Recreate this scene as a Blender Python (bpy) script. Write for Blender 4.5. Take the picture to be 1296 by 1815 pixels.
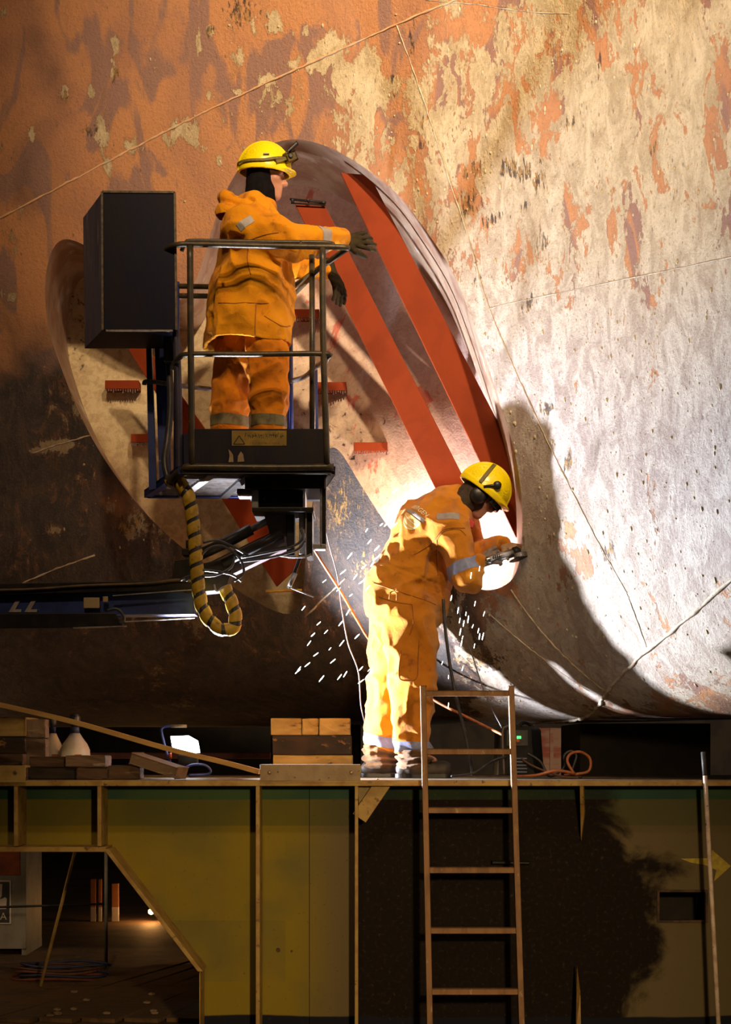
import bpy, bmesh, math, random
import numpy as np
from mathutils import Vector, Matrix
from mathutils.bvhtree import BVHTree
from mathutils.geometry import delaunay_2d_cdt

for o in list(bpy.data.objects):
    bpy.data.objects.remove(o)
SC = bpy.context.scene
COL = SC.collection
random.seed(7)
RNG = np.random.default_rng(7)
PI = math.pi

# ------------------------------------------------------------------ camera
FPX, EYE, CAMY, HORIZON = 3000.0, 1.72, -10.0, 1330.0
cam = bpy.data.objects.new('camera', bpy.data.cameras.new('camera'))
COL.objects.link(cam)
cam.location = (0, CAMY, EYE)
cam.rotation_euler = (PI / 2, 0, 0)
cam.data.sensor_fit = 'HORIZONTAL'
cam.data.sensor_width = 36
cam.data.lens = FPX / 1296 * 36
cam.data.shift_y = (HORIZON - 907.5) / 1296
cam.data.clip_end = 200
SC.camera = cam

def P(px, py, Y):
    "world point at depth Y that stands where the photograph has (px, py)"
    k = (Y - CAMY) / FPX
    return Vector(((px - 648) * k, Y, EYE + (HORIZON - py) * k))
def PL(pts):
    return [P(*q) for q in pts]

# ------------------------------------------------------------------ world, lights, exposure
w = bpy.data.worlds.new('world'); SC.world = w
w.use_nodes = True
w.node_tree.nodes['Background'].inputs[0].default_value = (1.0, 0.72, 0.5, 1)
w.node_tree.nodes['Background'].inputs[1].default_value = 0.012

def lamp(name, kind, loc, target, energy, color, size=0.5, spot=60, blend=0.5):
    l = bpy.data.lights.new(name, kind)
    l.energy = energy; l.color = color
    if kind == 'AREA':
        l.shape = 'DISK'; l.size = size
    else:
        l.shadow_soft_size = size
    if kind == 'SPOT':
        l.spot_size = math.radians(spot); l.spot_blend = blend
    o = bpy.data.objects.new(name, l); COL.objects.link(o)
    o.location = loc
    o.rotation_euler = (Vector(target) - Vector(loc)).to_track_quat('-Z', 'Y').to_euler()
    return o
# dock floodlights on masts behind the photographer
lamp('flood_mast_high', 'SPOT', (2.0, -9.0, 10.0), (1.9, 0.0, 6.9), 12000, (1.0, 0.74, 0.46), 0.22, 46, 1.0)
lamp('flood_mast_front', 'SPOT', (-1.0, -9.0, 11.0), (-0.6, 0.0, 5.0), 2050, (1.0, 0.68, 0.37), 0.25, 40, 1.0)
lamp('flood_mast_low', 'SPOT', (1.3, -9.6, 2.5), (0.2, 0.0, 0.2), 1500, (1.0, 0.68, 0.32), 0.15, 36, 1.0)
# dim fill lights added far under the deck and the hull
lamp('under_hull_fill', 'POINT', (2.2, 6.5, 1.2), (0, 0, 0), 60, (1.0, 0.75, 0.5), 0.1)
lamp('under_deck_fill', 'POINT', (-3.4, 2.2, 1.2), (0, 0, 0), 14, (1.0, 0.6, 0.28), 0.1)
SC.view_settings.view_transform = 'Standard'
SC.view_settings.look = 'None'
SC.view_settings.gamma = 1
SC.view_settings.exposure = 0.0
SC.view_settings.use_curve_mapping = False

# ------------------------------------------------------------------ materials
MATS = {}
def N(nt, typ, **kw):
    n = nt.nodes.new(typ)
    for k, v in kw.items():
        if k.startswith('i_'):
            key = k[2:]
            n.inputs[int(key) if key.isdigit() else key.replace('_', ' ')].default_value = v
        else:
            setattr(n, k, v)
    return n
def rgb(c):
    return (c[0], c[1], c[2], 1)
def mixc(nt, fac, a, b):
    m = nt.nodes.new('ShaderNodeMix'); m.data_type = 'RGBA'
    for sock, v in ((m.inputs[0], fac), (m.inputs[6], a), (m.inputs[7], b)):
        if isinstance(v, bpy.types.NodeSocket): nt.links.new(v, sock)
        elif isinstance(v, (int, float)): sock.default_value = v
        else: sock.default_value = rgb(v)
    return m.outputs[2]
def mth(nt, op, a, b=None, c=None, clamp=False):
    m = nt.nodes.new('ShaderNodeMath'); m.operation = op; m.use_clamp = clamp
    for i, v in enumerate((a, b, c)):
        if v is None: continue
        if isinstance(v, bpy.types.NodeSocket): nt.links.new(v, m.inputs[i])
        else: m.inputs[i].default_value = v
    return m.outputs[0]
def sstep(nt, v, lo, hi):
    m = nt.nodes.new('ShaderNodeMapRange'); m.interpolation_type = 'SMOOTHSTEP'
    nt.links.new(v, m.inputs[0]); m.inputs[1].default_value = lo; m.inputs[2].default_value = hi
    return m.outputs[0]
def noise(nt, vec, scale, detail=4, rough=0.55, dist=0.0):
    n = nt.nodes.new('ShaderNodeTexNoise')
    n.inputs['Scale'].default_value = scale; n.inputs['Detail'].default_value = detail
    n.inputs['Roughness'].default_value = rough; n.inputs['Distortion'].default_value = dist
    if vec is not None: nt.links.new(vec, n.inputs['Vector'])
    return n.outputs[0]
def mapping(nt, vec, scale, loc=(0, 0, 0)):
    m = nt.nodes.new('ShaderNodeMapping'); m.inputs['Scale'].default_value = scale; m.inputs['Location'].default_value = loc
    nt.links.new(vec, m.inputs[0]); return m.outputs[0]
def start(name):
    m = bpy.data.materials.new(name); m.use_nodes = True; MATS[name] = m
    nt = m.node_tree
    return m, nt, nt.nodes['Principled BSDF'], nt.nodes.new('ShaderNodeTexCoord').outputs['Object']
def bump(nt, bsdf, h, strength, dist=0.01):
    b = nt.nodes.new('ShaderNodeBump'); b.inputs['Strength'].default_value = strength; b.inputs['Distance'].default_value = dist
    nt.links.new(h, b.inputs['Height']); nt.links.new(b.outputs[0], bsdf.inputs['Normal'])
def pmat(name, c1, c2=None, scale=6, rough=0.6, metal=0.0, lo=0.4, hi=0.65, c3=None, s3=40, l3=0.62, h3=0.68, bmp=0.15, stretch=(1, 1, 1), bscale=None, spec=0.4):
    m, nt, b, vec = start(name)
    v = mapping(nt, vec, stretch)
    n1 = noise(nt, v, scale, 6, 0.6, 0.3)
    col = mixc(nt, sstep(nt, n1, lo, hi), c1, c2 or tuple(x * 0.7 for x in c1))
    if c3:
        n3 = noise(nt, v, s3, 5, 0.65)
        col = mixc(nt, sstep(nt, n3, l3, h3), col, c3)
    nt.links.new(col, b.inputs['Base Color'])
    b.inputs['Roughness'].default_value = rough; b.inputs['Metallic'].default_value = metal
    b.inputs['Specular IOR Level'].default_value = spec
    if bmp:
        bump(nt, b, noise(nt, v, bscale or scale * 8, 4), bmp, 0.006)
    return m
def emat(name, color, strength):
    m, nt, b, vec = start(name)
    b.inputs['Base Color'].default_value = rgb(color)
    b.inputs['Emission Color'].default_value = rgb(color); b.inputs['Emission Strength'].default_value = strength
    return m

# ------------------------------------------------------------------ object helpers
class Thing:
    pass
def tag(o, label=None, cat=None, group=None, kind=None):
    if label: o['label'] = label
    if cat: o['category'] = cat
    if group: o['group'] = group
    if kind: o['kind'] = kind
    return o
def empty(name, loc, label=None, cat=None, group=None, kind=None):
    o = bpy.data.objects.new(name, None); COL.objects.link(o)
    o.location = loc; o.empty_display_size = 0.1
    return tag(o, label, cat, group, kind)
def root_loc(o):
    while o.parent: o = o.parent
    return Vector(o.location)
def link_mesh(name, me, mat, parent=None, smooth=False, origin=None):
    "me holds world coordinates; they become local to the thing's base point"
    L = root_loc(parent) if parent is not None else Vector(origin or (0, 0, 0))
    if L.length > 0: me.transform(Matrix.Translation(-L))
    for m in (mat if isinstance(mat, (list, tuple)) else [mat]): me.materials.append(m)
    if smooth: me.shade_smooth()
    o = bpy.data.objects.new(name, me); COL.objects.link(o)
    if parent is not None: o.parent = parent
    else: o.location = L
    return o
def obj(name, bm, mat, parent=None, smooth=False, origin=None, label=None, cat=None, group=None, kind=None, auto=None):
    me = bpy.data.meshes.new(name)
    bmesh.ops.recalc_face_normals(bm, faces=bm.faces)
    bm.to_mesh(me); bm.free()
    if parent is None and origin is None:
        c = [v.co for v in me.vertices]
        lo = [min(q[i] for q in c) for i in range(3)]; hi = [max(q[i] for q in c) for i in range(3)]
        origin = ((lo[0] + hi[0]) / 2, (lo[1] + hi[1]) / 2, lo[2])
    o = link_mesh(name, me, mat, parent, smooth, origin)
    return tag(o, label, cat, group, kind)
def new(): return bmesh.new()
def frame(d, up=Vector((0, 0, 1))):
    d = d.normalized()
    if abs(d.dot(up)) > 0.98: up = Vector((0, 1, 0))
    s = d.cross(up).normalized(); u = s.cross(d).normalized()
    return d, s, u
def box(bm, lo, hi, bevel=0.0):
    b = new()
    bmesh.ops.create_cube(b, size=1)
    for v in b.verts:
        v.co = Vector([(lo[i] + hi[i]) / 2 + v.co[i] * abs(hi[i] - lo[i]) for i in range(3)])
    if bevel: bmesh.ops.bevel(b, geom=b.edges[:], offset=bevel, segments=2, affect='EDGES', profile=0.6)
    merge(bm, b); return bm
def merge(bm, b):
    me = bpy.data.meshes.new('tmp'); b.to_mesh(me); b.free(); bm.from_mesh(me); bpy.data.meshes.remove(me)
def obox(bm, a, b, wdt, hgt, bevel=0.0, up=Vector((0, 0, 1))):
    "bar from a to b, wdt across, hgt along up"
    a = Vector(a); b = Vector(b)
    d, s, u = frame(b - a, up)
    t = new(); bmesh.ops.create_cube(t, size=1)
    L = (b - a).length
    for v in t.verts:
        v.co = (a + b) / 2 + d * (v.co.x * L) + s * (v.co.y * wdt) + u * (v.co.z * hgt)
    if bevel: bmesh.ops.bevel(t, geom=t.edges[:], offset=bevel, segments=2, affect='EDGES', profile=0.6)
    merge(bm, t); return bm
def hexa(bm, front, back, bevel=0.0):
    "solid from four front corners and four back corners"
    t = new()
    vs = [t.verts.new(q) for q in front] + [t.verts.new(q) for q in back]
    t.faces.new(vs[:4]); t.faces.new(vs[4:][::-1])
    for i in range(4):
        j = (i + 1) % 4
        t.faces.new((vs[i], vs[4 + i], vs[4 + j], vs[j]))
    if bevel: bmesh.ops.bevel(t, geom=t.edges[:], offset=bevel, segments=2, affect='EDGES', profile=0.6)
    merge(bm, t); return bm
def prism(bm, pts, off, bevel=0.0):
    "polygon pts extruded by vector off"
    t = new()
    a = [t.verts.new(q) for q in pts]; b = [t.verts.new(Vector(q) + Vector(off)) for q in pts]
    t.faces.new(a); t.faces.new(b[::-1])
    n = len(a)
    for i in range(n):
        j = (i + 1) % n
        t.faces.new((a[i], b[i], b[j], a[j]))
    bmesh.ops.recalc_face_normals(t, faces=t.faces)
    if bevel: bmesh.ops.bevel(t, geom=t.edges[:], offset=bevel, segments=2, affect='EDGES', profile=0.6)
    merge(bm, t); return bm
def spline(pts, n=8, closed=False):
    pts = [Vector(q) for q in pts]; out = []
    m = len(pts)
    for i in range(m if closed else m - 1):
        if closed: p0, p1, p2, p3 = pts[i - 1], pts[i], pts[(i + 1) % m], pts[(i + 2) % m]
        else: p0, p1, p2, p3 = pts[max(i - 1, 0)], pts[i], pts[i + 1], pts[min(i + 2, m - 1)]
        for k in range(n):
            t = k / n
            out.append(0.5 * ((2 * p1) + (p2 - p0) * t + (2 * p0 - 5 * p1 + 4 * p2 - p3) * t * t + (3 * p1 - p0 - 3 * p2 + p3) * t ** 3))
    if not closed: out.append(pts[-1])
    return out
def tube(bm, pts, r, seg=10, caps=True, rads=None):
    pts = [Vector(q) for q in pts]; rings = []
    d, s, u = frame(pts[1] - pts[0])
    for i, p in enumerate(pts):
        a = pts[max(i - 1, 0)]; b = pts[min(i + 1, len(pts) - 1)]
        d = (b - a).normalized()
        s = (s - d * s.dot(d)).normalized(); u = d.cross(s)
        rr = rads[i] if rads else r
        rings.append([bm.verts.new(p + (s * math.cos(2 * PI * k / seg) + u * math.sin(2 * PI * k / seg)) * rr) for k in range(seg)])
    for i in range(len(rings) - 1):
        for k in range(seg):
            bm.faces.new((rings[i][k], rings[i][(k + 1) % seg], rings[i + 1][(k + 1) % seg], rings[i + 1][k]))
    if caps:
        bm.faces.new(rings[0][::-1]); bm.faces.new(rings[-1])
    return bm
def lathe(bm, base, axis, prof, seg=20):
    "prof: (radius, height) along axis from base"
    d, s, u = frame(Vector(axis)); base = Vector(base); rings = []
    for r, h in prof:
        rings.append([bm.verts.new(base + d * h + (s * math.cos(2 * PI * k / seg) + u * math.sin(2 * PI * k / seg)) * max(r, 1e-4)) for k in range(seg)])
    for i in range(len(rings) - 1):
        for k in range(seg):
            bm.faces.new((rings[i][k], rings[i][(k + 1) % seg], rings[i + 1][(k + 1) % seg], rings[i + 1][k]))
    bm.faces.new(rings[0][::-1]); bm.faces.new(rings[-1])
    return bm
def text_polys(txt, size):
    cu = bpy.data.curves.new('glyphs', 'FONT'); cu.body = txt; cu.size = size; cu.align_x = 'CENTER'
    o = bpy.data.objects.new('glyphs', cu); COL.objects.link(o)
    dg = bpy.context.evaluated_depsgraph_get(); dg.update()
    me = bpy.data.meshes.new_from_object(o.evaluated_get(dg))
    vs = [v.co.copy() for v in me.vertices]; fs = [tuple(p.vertices) for p in me.polygons]
    bpy.data.objects.remove(o); bpy.data.curves.remove(cu); bpy.data.meshes.remove(me)
    return vs, fs
# ------------------------------------------------------------------ ship hull
ZK, ZB, HA, HR = 3.3, 1.92, 1.6, 1.45
def Y0(X):
    u = max(X - 0.9, -2.7)
    ex = 0.0 if u < -0.3 else (u + 0.3) ** 2 / 1.2 if u < 0.3 else u
    return 0.15 - 0.85 * u - (0.2 if u > 0 else 0.155) * u * u - 0.5 * (ex - 0.075)
def hull(X, s):
    if s >= 0: return Vector((X, Y0(X) - 0.15 * s * s / (s + 0.5), ZK + s))
    th = -s / HR
    if th <= PI / 2: return Vector((X, Y0(X) + HA * (1 - math.cos(th)), ZK - (ZK - ZB) * math.sin(th)))
    return Vector((X, Y0(X) + HA + (-s - HR * PI / 2), ZB))
def s_of(Z):
    if Z >= ZK: return Z - ZK
    return -HR * math.asin(min(1, (ZK - Z) / (ZK - ZB)))
def on_hull(px, py):
    lo, hi = -3.0, 8.0
    def g(Y):
        q = P(px, py, Y)
        return Y - hull(q.x, s_of(max(q.z, ZB + 1e-4))).y
    for _ in range(50):
        m = (lo + hi) / 2
        if g(m) < 0: lo = m
        else: hi = m
    q = P(px, py, lo)
    return (q.x, s_of(max(q.z, ZB + 1e-4)))
def hull_n(X, s, e=0.01):
    a = hull(X + e, s) - hull(X - e, s); b = hull(X, s + e) - hull(X, s - e)
    n = a.cross(b).normalized()
    return n if n.y < 0 or n.z < -0.5 else -n

OUT = [(118, 424), (96, 438), (83, 478), (80, 530), (88, 590), (105, 642), (131, 710), (166, 782), (210, 850), (262, 914), (322, 970), (390, 1024), (450, 1064),
       (500, 1087), (527, 1082), (537, 1055), (541, 1000), (548, 930), (562, 850), (580, 800), (602, 800), (640, 860), (690, 935), (745, 990), (800, 1025), (862, 1046),
       (905, 1030), (922, 990), (926, 940), (925, 890), (918, 830), (900, 755), (872, 670), (838, 570), (800, 478), (745, 395), (700, 340), (640, 293), (585, 262),
       (535, 248), (490, 252), (445, 275), (405, 330), (375, 410), (350, 490), (325, 528), (295, 530), (250, 510), (200, 475), (155, 438)]
out_px = spline([(x, y, 0) for x, y in OUT], 5, True)
out_uv = [on_hull(q.x, q.y) for q in out_px]
SEAMS = {
    'a': [(-330, 552), (-60, 416), (0, 387), (350, 205), (700, 45), (860, -22), (1010, -90)],
    'b': [(703, 44), (745, 160), (800, 330), (830, 420), (868, 548), (960, 760), (1060, 960), (1110, 1050), (1148, 1152)],
    'c': [(1052, 1262), (1095, 1205), (1140, 1160), (1220, 1096), (1296, 1028), (1440, 900)],
    'd': [(868, 548), (930, 532), (1296, 456), (1460, 420)],
}
def dens(pl, step=0.03):
    out = [pl[0]]
    for a, b in zip(pl, pl[1:]):
        n = max(1, int(math.dist(a, b) / step))
        out += [(a[0] + (b[0] - a[0]) * k / n, a[1] + (b[1] - a[1]) * k / n) for k in range(1, n + 1)]
    return out
seam_uv = {k: dens([on_hull(q.x, q.y) for q in spline([(x, y, 0) for x, y in v], 6)]) for k, v in SEAMS.items()}
c0 = seam_uv['c'][0]
seam_uv['c'] = dens([(c0[0] - 0.25, -4.0), (c0[0] - 0.1, c0[1] - 0.5), c0]) + seam_uv['c'][1:]
UMIN, UMAX, SMIN, SMAX = -2.95, 2.95, -3.9, 3.9
pts, edges = [], []
def add_line(pl, closed=False):
    i0 = len(pts); pts.extend(Vector(q) for q in pl); n = len(pl)
    edges.extend((i0 + i, i0 + i + 1) for i in range(n - 1))
    if closed: edges.append((i0 + n - 1, i0))
add_line(out_uv, True)
for pl in seam_uv.values(): add_line(pl)
for i in range(int((UMAX - UMIN) / 0.02) + 1):
    u = UMIN + i * 0.02
    s = SMIN
    while s <= SMAX:
        pts.append(Vector((u + (random.random() - 0.5) * 0.004, s + (random.random() - 0.5) * 0.004)))
        s += 0.02 if s > -2.2 else 0.12
V2, E2, F2, oV, oE, oF = delaunay_2d_cdt(pts, edges, [], 0, 1e-6)
V2 = np.array([(v.x, v.y) for v in V2])
F2 = np.array(F2)
def inside(poly, pq):
    x, y = pq[:, 0], pq[:, 1]; res = np.zeros(len(pq), bool)
    px, py = np.array([p[0] for p in poly]), np.array([p[1] for p in poly])
    j = len(poly) - 1
    for i in range(len(poly)):
        c = ((py[i] > y) != (py[j] > y)) & (x < (px[j] - px[i]) * (y - py[i]) / (py[j] - py[i] + 1e-12) + px[i])
        res ^= c; j = i
    return res
cen = V2[F2].mean(1)
keep = ~inside(out_uv, cen) & (cen[:, 0] > UMIN) & (cen[:, 0] < UMAX) & (cen[:, 1] > SMIN) & (cen[:, 1] < SMAX)
F2 = F2[keep]
# plates: regions between the seams
cons = set()
for e, oe in zip(E2, oE):
    if oe: cons.add((min(e), max(e)))
par = list(range(len(F2)))
def find(a):
    while par[a] != a:
        par[a] = par[par[a]]; a = par[a]
    return a
emap = {}
for fi, f in enumerate(F2.tolist()):
    for a, b in ((f[0], f[1]), (f[1], f[2]), (f[2], f[0])):
        k = (min(a, b), max(a, b))
        if k in cons: continue
        if k in emap: par[find(fi)] = find(emap[k])
        else: emap[k] = fi
reg = np.array([find(i) for i in range(len(F2))])

# paint state of the hull, at points fixed on its surface: (px, py): bare cream primer, dark antifouling and painted-in shade, pale scraped grey
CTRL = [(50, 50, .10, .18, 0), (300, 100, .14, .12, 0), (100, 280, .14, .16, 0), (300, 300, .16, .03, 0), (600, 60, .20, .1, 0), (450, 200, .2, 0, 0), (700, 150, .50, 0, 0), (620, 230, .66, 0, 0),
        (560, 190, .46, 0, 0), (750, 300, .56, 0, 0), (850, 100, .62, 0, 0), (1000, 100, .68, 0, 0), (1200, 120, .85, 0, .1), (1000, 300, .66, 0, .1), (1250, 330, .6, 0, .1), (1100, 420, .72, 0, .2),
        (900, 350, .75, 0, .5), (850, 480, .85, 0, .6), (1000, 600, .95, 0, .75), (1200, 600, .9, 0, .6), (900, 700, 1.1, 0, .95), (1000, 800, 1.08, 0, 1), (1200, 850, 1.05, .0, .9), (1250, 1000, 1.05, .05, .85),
        (980, 960, .85, .38, .5), (1120, 1120, .85, .42, .5), (1000, 1150, 1.0, .1, .95), (1100, 1220, 1.0, .15, .95), (850, 1110, .62, .45, .6), (700, 1200, .15, .95, .2), (600, 950, .22, 1.0, .1), (660, 1010, .25, 1.0, .1), (590, 860, .25, .95, .1), (620, 1100, .15, 1, .1), (740, 1080, .4, .8, .4), (400, 1150, .15, .95, 0), (200, 1000, .22, .85, 0), (100, 800, .18, .8, 0),  # first two points darken the paint inside the worker's shadow band
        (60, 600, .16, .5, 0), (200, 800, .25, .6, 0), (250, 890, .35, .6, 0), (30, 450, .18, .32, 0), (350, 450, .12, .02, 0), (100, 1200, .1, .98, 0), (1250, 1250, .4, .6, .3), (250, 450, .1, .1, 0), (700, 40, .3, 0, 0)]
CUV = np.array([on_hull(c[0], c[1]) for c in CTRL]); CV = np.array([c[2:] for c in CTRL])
# single bare spots: px, py, rx, ry
SPOTS = [(8, 25, 9, 24), (203, 75, 9, 18), (200, 120, 7, 26), (115, 165, 11, 25), (275, 108, 8, 20), (353, 75, 6, 22), (372, 55, 9, 16), (410, 45, 14, 26), (428, 100, 9, 22), (448, 45, 8, 16), (487, 42, 12, 18), (543, 57, 7, 14),
         (182, 245, 13, 28), (58, 240, 8, 18), (135, 310, 12, 24), (228, 258, 9, 20), (320, 230, 18, 28), (345, 240, 10, 22), (190, 295, 9, 20), (370, 170, 8, 12), (360, 262, 11, 16), (388, 285, 8, 14), (40, 370, 8, 14), (57, 362, 7, 14), (285, 20, 6, 30),
         (610, 150, 12, 20), (655, 155, 24, 45), (560, 105, 26, 22), (590, 75, 30, 16), (520, 115, 14, 10), (420, 165, 10, 8), (470, 140, 12, 8), (325, 355, 8, 10), (160, 160, 5, 14),
         (110, 790, 40, 10), (160, 850, 18, 22), (190, 900, 24, 18), (100, 940, 18, 10), (230, 935, 20, 25), (62, 800, 20, 8)]
SUV = np.array([on_hull(a, b) for a, b, _, _ in SPOTS]); SR = np.array([(c / 280, d / 280) for _, _, c, d in SPOTS])
def paint_state(uv):
    d2 = ((uv[:, None, :] - CUV[None]) ** 2).sum(2)
    wgt = np.exp(-d2 / (2 * 0.30 ** 2)) + 1e-9 / (d2 + 0.01)
    val = (wgt @ CV) / wgt.sum(1, keepdims=True)
    sp = (((uv[:, None, :] - SUV[None]) / SR[None]) ** 2).sum(2)
    val[:, 0] = np.clip(val[:, 0] + np.exp(-sp * 0.8).max(1) * 0.62, 0, 1.1)
    return val
# rust drips and pitting: px, py, rx, ry
RUST = [(840, 300, 30, 14), (905, 295, 26, 18), (930, 305, 16, 26), (955, 315, 10, 30), (835, 365, 22, 26), (928, 368, 8, 18), (875, 388, 26, 10), (845, 485, 8, 20), (938, 540, 14, 14), (968, 722, 14, 14), (1010, 215, 10, 14), (1160, 265, 8, 10), (960, 430, 10, 20),
        (430, 22, 34, 30), (205, 125, 10, 22), (115, 168, 9, 20), (372, 55, 8, 10), (730, 70, 6, 40), (700, 150, 6, 30), (745, 240, 8, 40), (1060, 110, 5, 22), (160, 235, 16, 12), (230, 930, 30, 30), (600, 900, 40, 60), (660, 1010, 40, 40), (850, 1170, 60, 30), (1010, 820, 14, 18), (1080, 980, 10, 30)]
RUV = np.array([on_hull(p_, q_) for p_, q_, _, _ in RUST]); RR = np.array([(x_ / 300, y_ / 300) for _, _, x_, y_ in RUST])
def rust_state(uv):
    return np.exp(-(((uv[:, None, :] - RUV[None]) / RR[None]) ** 2).sum(2) * 0.7).max(1)
used = np.unique(F2)
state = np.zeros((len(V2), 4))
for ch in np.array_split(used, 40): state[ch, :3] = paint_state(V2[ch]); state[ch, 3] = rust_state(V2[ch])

m, nt, b, vec = start('hull_paint')
at = nt.nodes.new('ShaderNodeAttribute'); at.attribute_name = 'paint'
sep = nt.nodes.new('ShaderNodeSeparateColor'); nt.links.new(at.outputs['Color'], sep.inputs[0])
cream_a, dark_a, pale_a = sep.outputs
st = mapping(nt, vec, (1, 1, 0.62))
n_big = noise(nt, st, 3.2, 9, 0.62, 0.6)
n_mid = noise(nt, mapping(nt, vec, (1, 1, 0.5), (3, 1, 7)), 9, 9, 0.7, 1.0)
n_fine = noise(nt, vec, 60, 5, 0.7)
n_wide = noise(nt, mapping(nt, vec, (1, 1, 0.8), (5, 9, 2)), 1.6, 4, 0.5, 0.5)
n_sm = noise(nt, mapping(nt, vec, (1, 1, 0.55), (8, 3, 1)), 34, 5, 0.65, 0.6)
lvl = mth(nt, 'ADD', mth(nt, 'ADD', mth(nt, 'ADD', cream_a, mth(nt, 'MULTIPLY', mth(nt, 'SUBTRACT', n_sm, 0.5), 0.7)), mth(nt, 'MULTIPLY', mth(nt, 'SUBTRACT', n_big, 0.5), 2.3)), mth(nt, 'MULTIPLY', mth(nt, 'SUBTRACT', n_mid, 0.5), 1.6))
cm = sstep(nt, lvl, 0.57, 0.62)
ring = mth(nt, 'MULTIPLY', sstep(nt, lvl, 0.44, 0.49), mth(nt, 'SUBTRACT', 1.0, sstep(nt, lvl, 0.50, 0.545)))
ring2 = mth(nt, 'MULTIPLY', sstep(nt, lvl, 0.62, 0.65), mth(nt, 'SUBTRACT', 1.0, sstep(nt, lvl, 0.66, 0.69)))
orange = mixc(nt, sstep(nt, n_wide, 0.42, 0.62), (0.47, 0.22, 0.10), (0.38, 0.18, 0.10))
plum = mixc(nt, sstep(nt, noise(nt, mapping(nt, vec, (1.5, 1.5, 0.5), (2, 4, 8)), 2.4, 4, 0.5, 1.0), 0.54, 0.60), orange, (0.27, 0.15, 0.12))
grime = mixc(nt, sstep(nt, n_mid, 0.35, 0.7), (0.036, 0.031, 0.032), (0.085, 0.060, 0.050))
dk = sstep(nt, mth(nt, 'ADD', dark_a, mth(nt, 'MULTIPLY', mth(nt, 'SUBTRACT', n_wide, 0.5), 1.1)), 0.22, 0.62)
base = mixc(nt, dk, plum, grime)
base = mixc(nt, mth(nt, 'MULTIPLY', ring, 0.45), base, (0.30, 0.13, 0.06))
cream = mixc(nt, sstep(nt, n_mid, 0.38, 0.66), (0.58, 0.47, 0.30), (0.38, 0.29, 0.165))
cream = mixc(nt, pale_a, cream, mixc(nt, sstep(nt, n_mid, 0.36, 0.62), (0.56, 0.51, 0.49), (0.34, 0.27, 0.26)))
cream = mixc(nt, mth(nt, 'MULTIPLY', ring2, 0.4), cream, (0.36, 0.24, 0.12))
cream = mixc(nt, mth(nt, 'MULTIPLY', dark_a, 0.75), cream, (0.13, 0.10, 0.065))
col = mixc(nt, cm, base, cream)
vor = nt.nodes.new('ShaderNodeTexVoronoi'); vor.inputs['Scale'].default_value = 26; nt.links.new(mapping(nt, vec, (1, 1, 0.45)), vor.inputs['Vector'])
pit = mth(nt, 'MULTIPLY', mth(nt, 'SUBTRACT', 1.0, sstep(nt, vor.outputs['Distance'], 0.10, 0.2)), sstep(nt, n_big, 0.52, 0.6))
col = mixc(nt, mth(nt, 'MULTIPLY', pit, 0.65), col, (0.10, 0.07, 0.04))
streak = sstep(nt, noise(nt, mapping(nt, vec, (1, 1, 0.12), (1, 2, 3)), 22, 5, 0.7), 0.60, 0.72)
col = mixc(nt, mth(nt, 'MULTIPLY', streak, 0.35), col, (0.20, 0.10, 0.05))
fine = sstep(nt, n_fine, 0.54, 0.66)
col = mixc(nt, mth(nt, 'MULTIPLY', fine, 0.38), col, (0.16, 0.10, 0.07))
light = sstep(nt, noise(nt, vec, 95, 3, 0.6), 0.58, 0.68)
col = mixc(nt, mth(nt, 'MULTIPLY', mth(nt, 'MULTIPLY', light, cm), 0.35), col, (0.70, 0.60, 0.46))
scab = mth(nt, 'MULTIPLY', sstep(nt, noise(nt, mapping(nt, vec, (1, 1, 0.4), (4, 4, 4)), 46, 5, 0.7), 0.62, 0.68), sstep(nt, n_wide, 0.42, 0.55))
col = mixc(nt, mth(nt, 'MULTIPLY', scab, 0.6), col, (0.15, 0.10, 0.08))
drip = noise(nt, mapping(nt, vec, (1, 1, 0.22), (6, 6, 2)), 52, 4, 0.6, 0.3)
rmask = sstep(nt, mth(nt, 'ADD', drip, mth(nt, 'MULTIPLY', at.outputs['Alpha'], 0.30)), 0.72, 0.78)
col = mixc(nt, mth(nt, 'MULTIPLY', rmask, 0.9), col, mixc(nt, sstep(nt, n_sm, 0.45, 0.6), (0.05, 0.035, 0.03), (0.30, 0.17, 0.05)))
nt.links.new(col, b.inputs['Base Color']); b.inputs['Roughness'].default_value = 0.62
b.inputs['Specular IOR Level'].default_value = 0.3
bump(nt, b, mth(nt, 'ADD', mth(nt, 'MULTIPLY', cm, 0.5), mth(nt, 'ADD', mth(nt, 'MULTIPLY', n_fine, 0.9), mth(nt, 'MULTIPLY', n_sm, 0.7))), 0.8, 0.010)
M_hull = m
M_bead = pmat('weld_bead', (0.66, 0.40, 0.23), (0.52, 0.28, 0.14), 12, 0.6, c3=(0.5, 0.4, 0.26), s3=20, l3=0.5, h3=0.6)
M_bead_pale = pmat('weld_bead_pale', (0.52, 0.44, 0.34), (0.30, 0.22, 0.15), 14, 0.7, c3=(0.12, 0.08, 0.05), s3=26, l3=0.62, h3=0.70)

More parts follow.
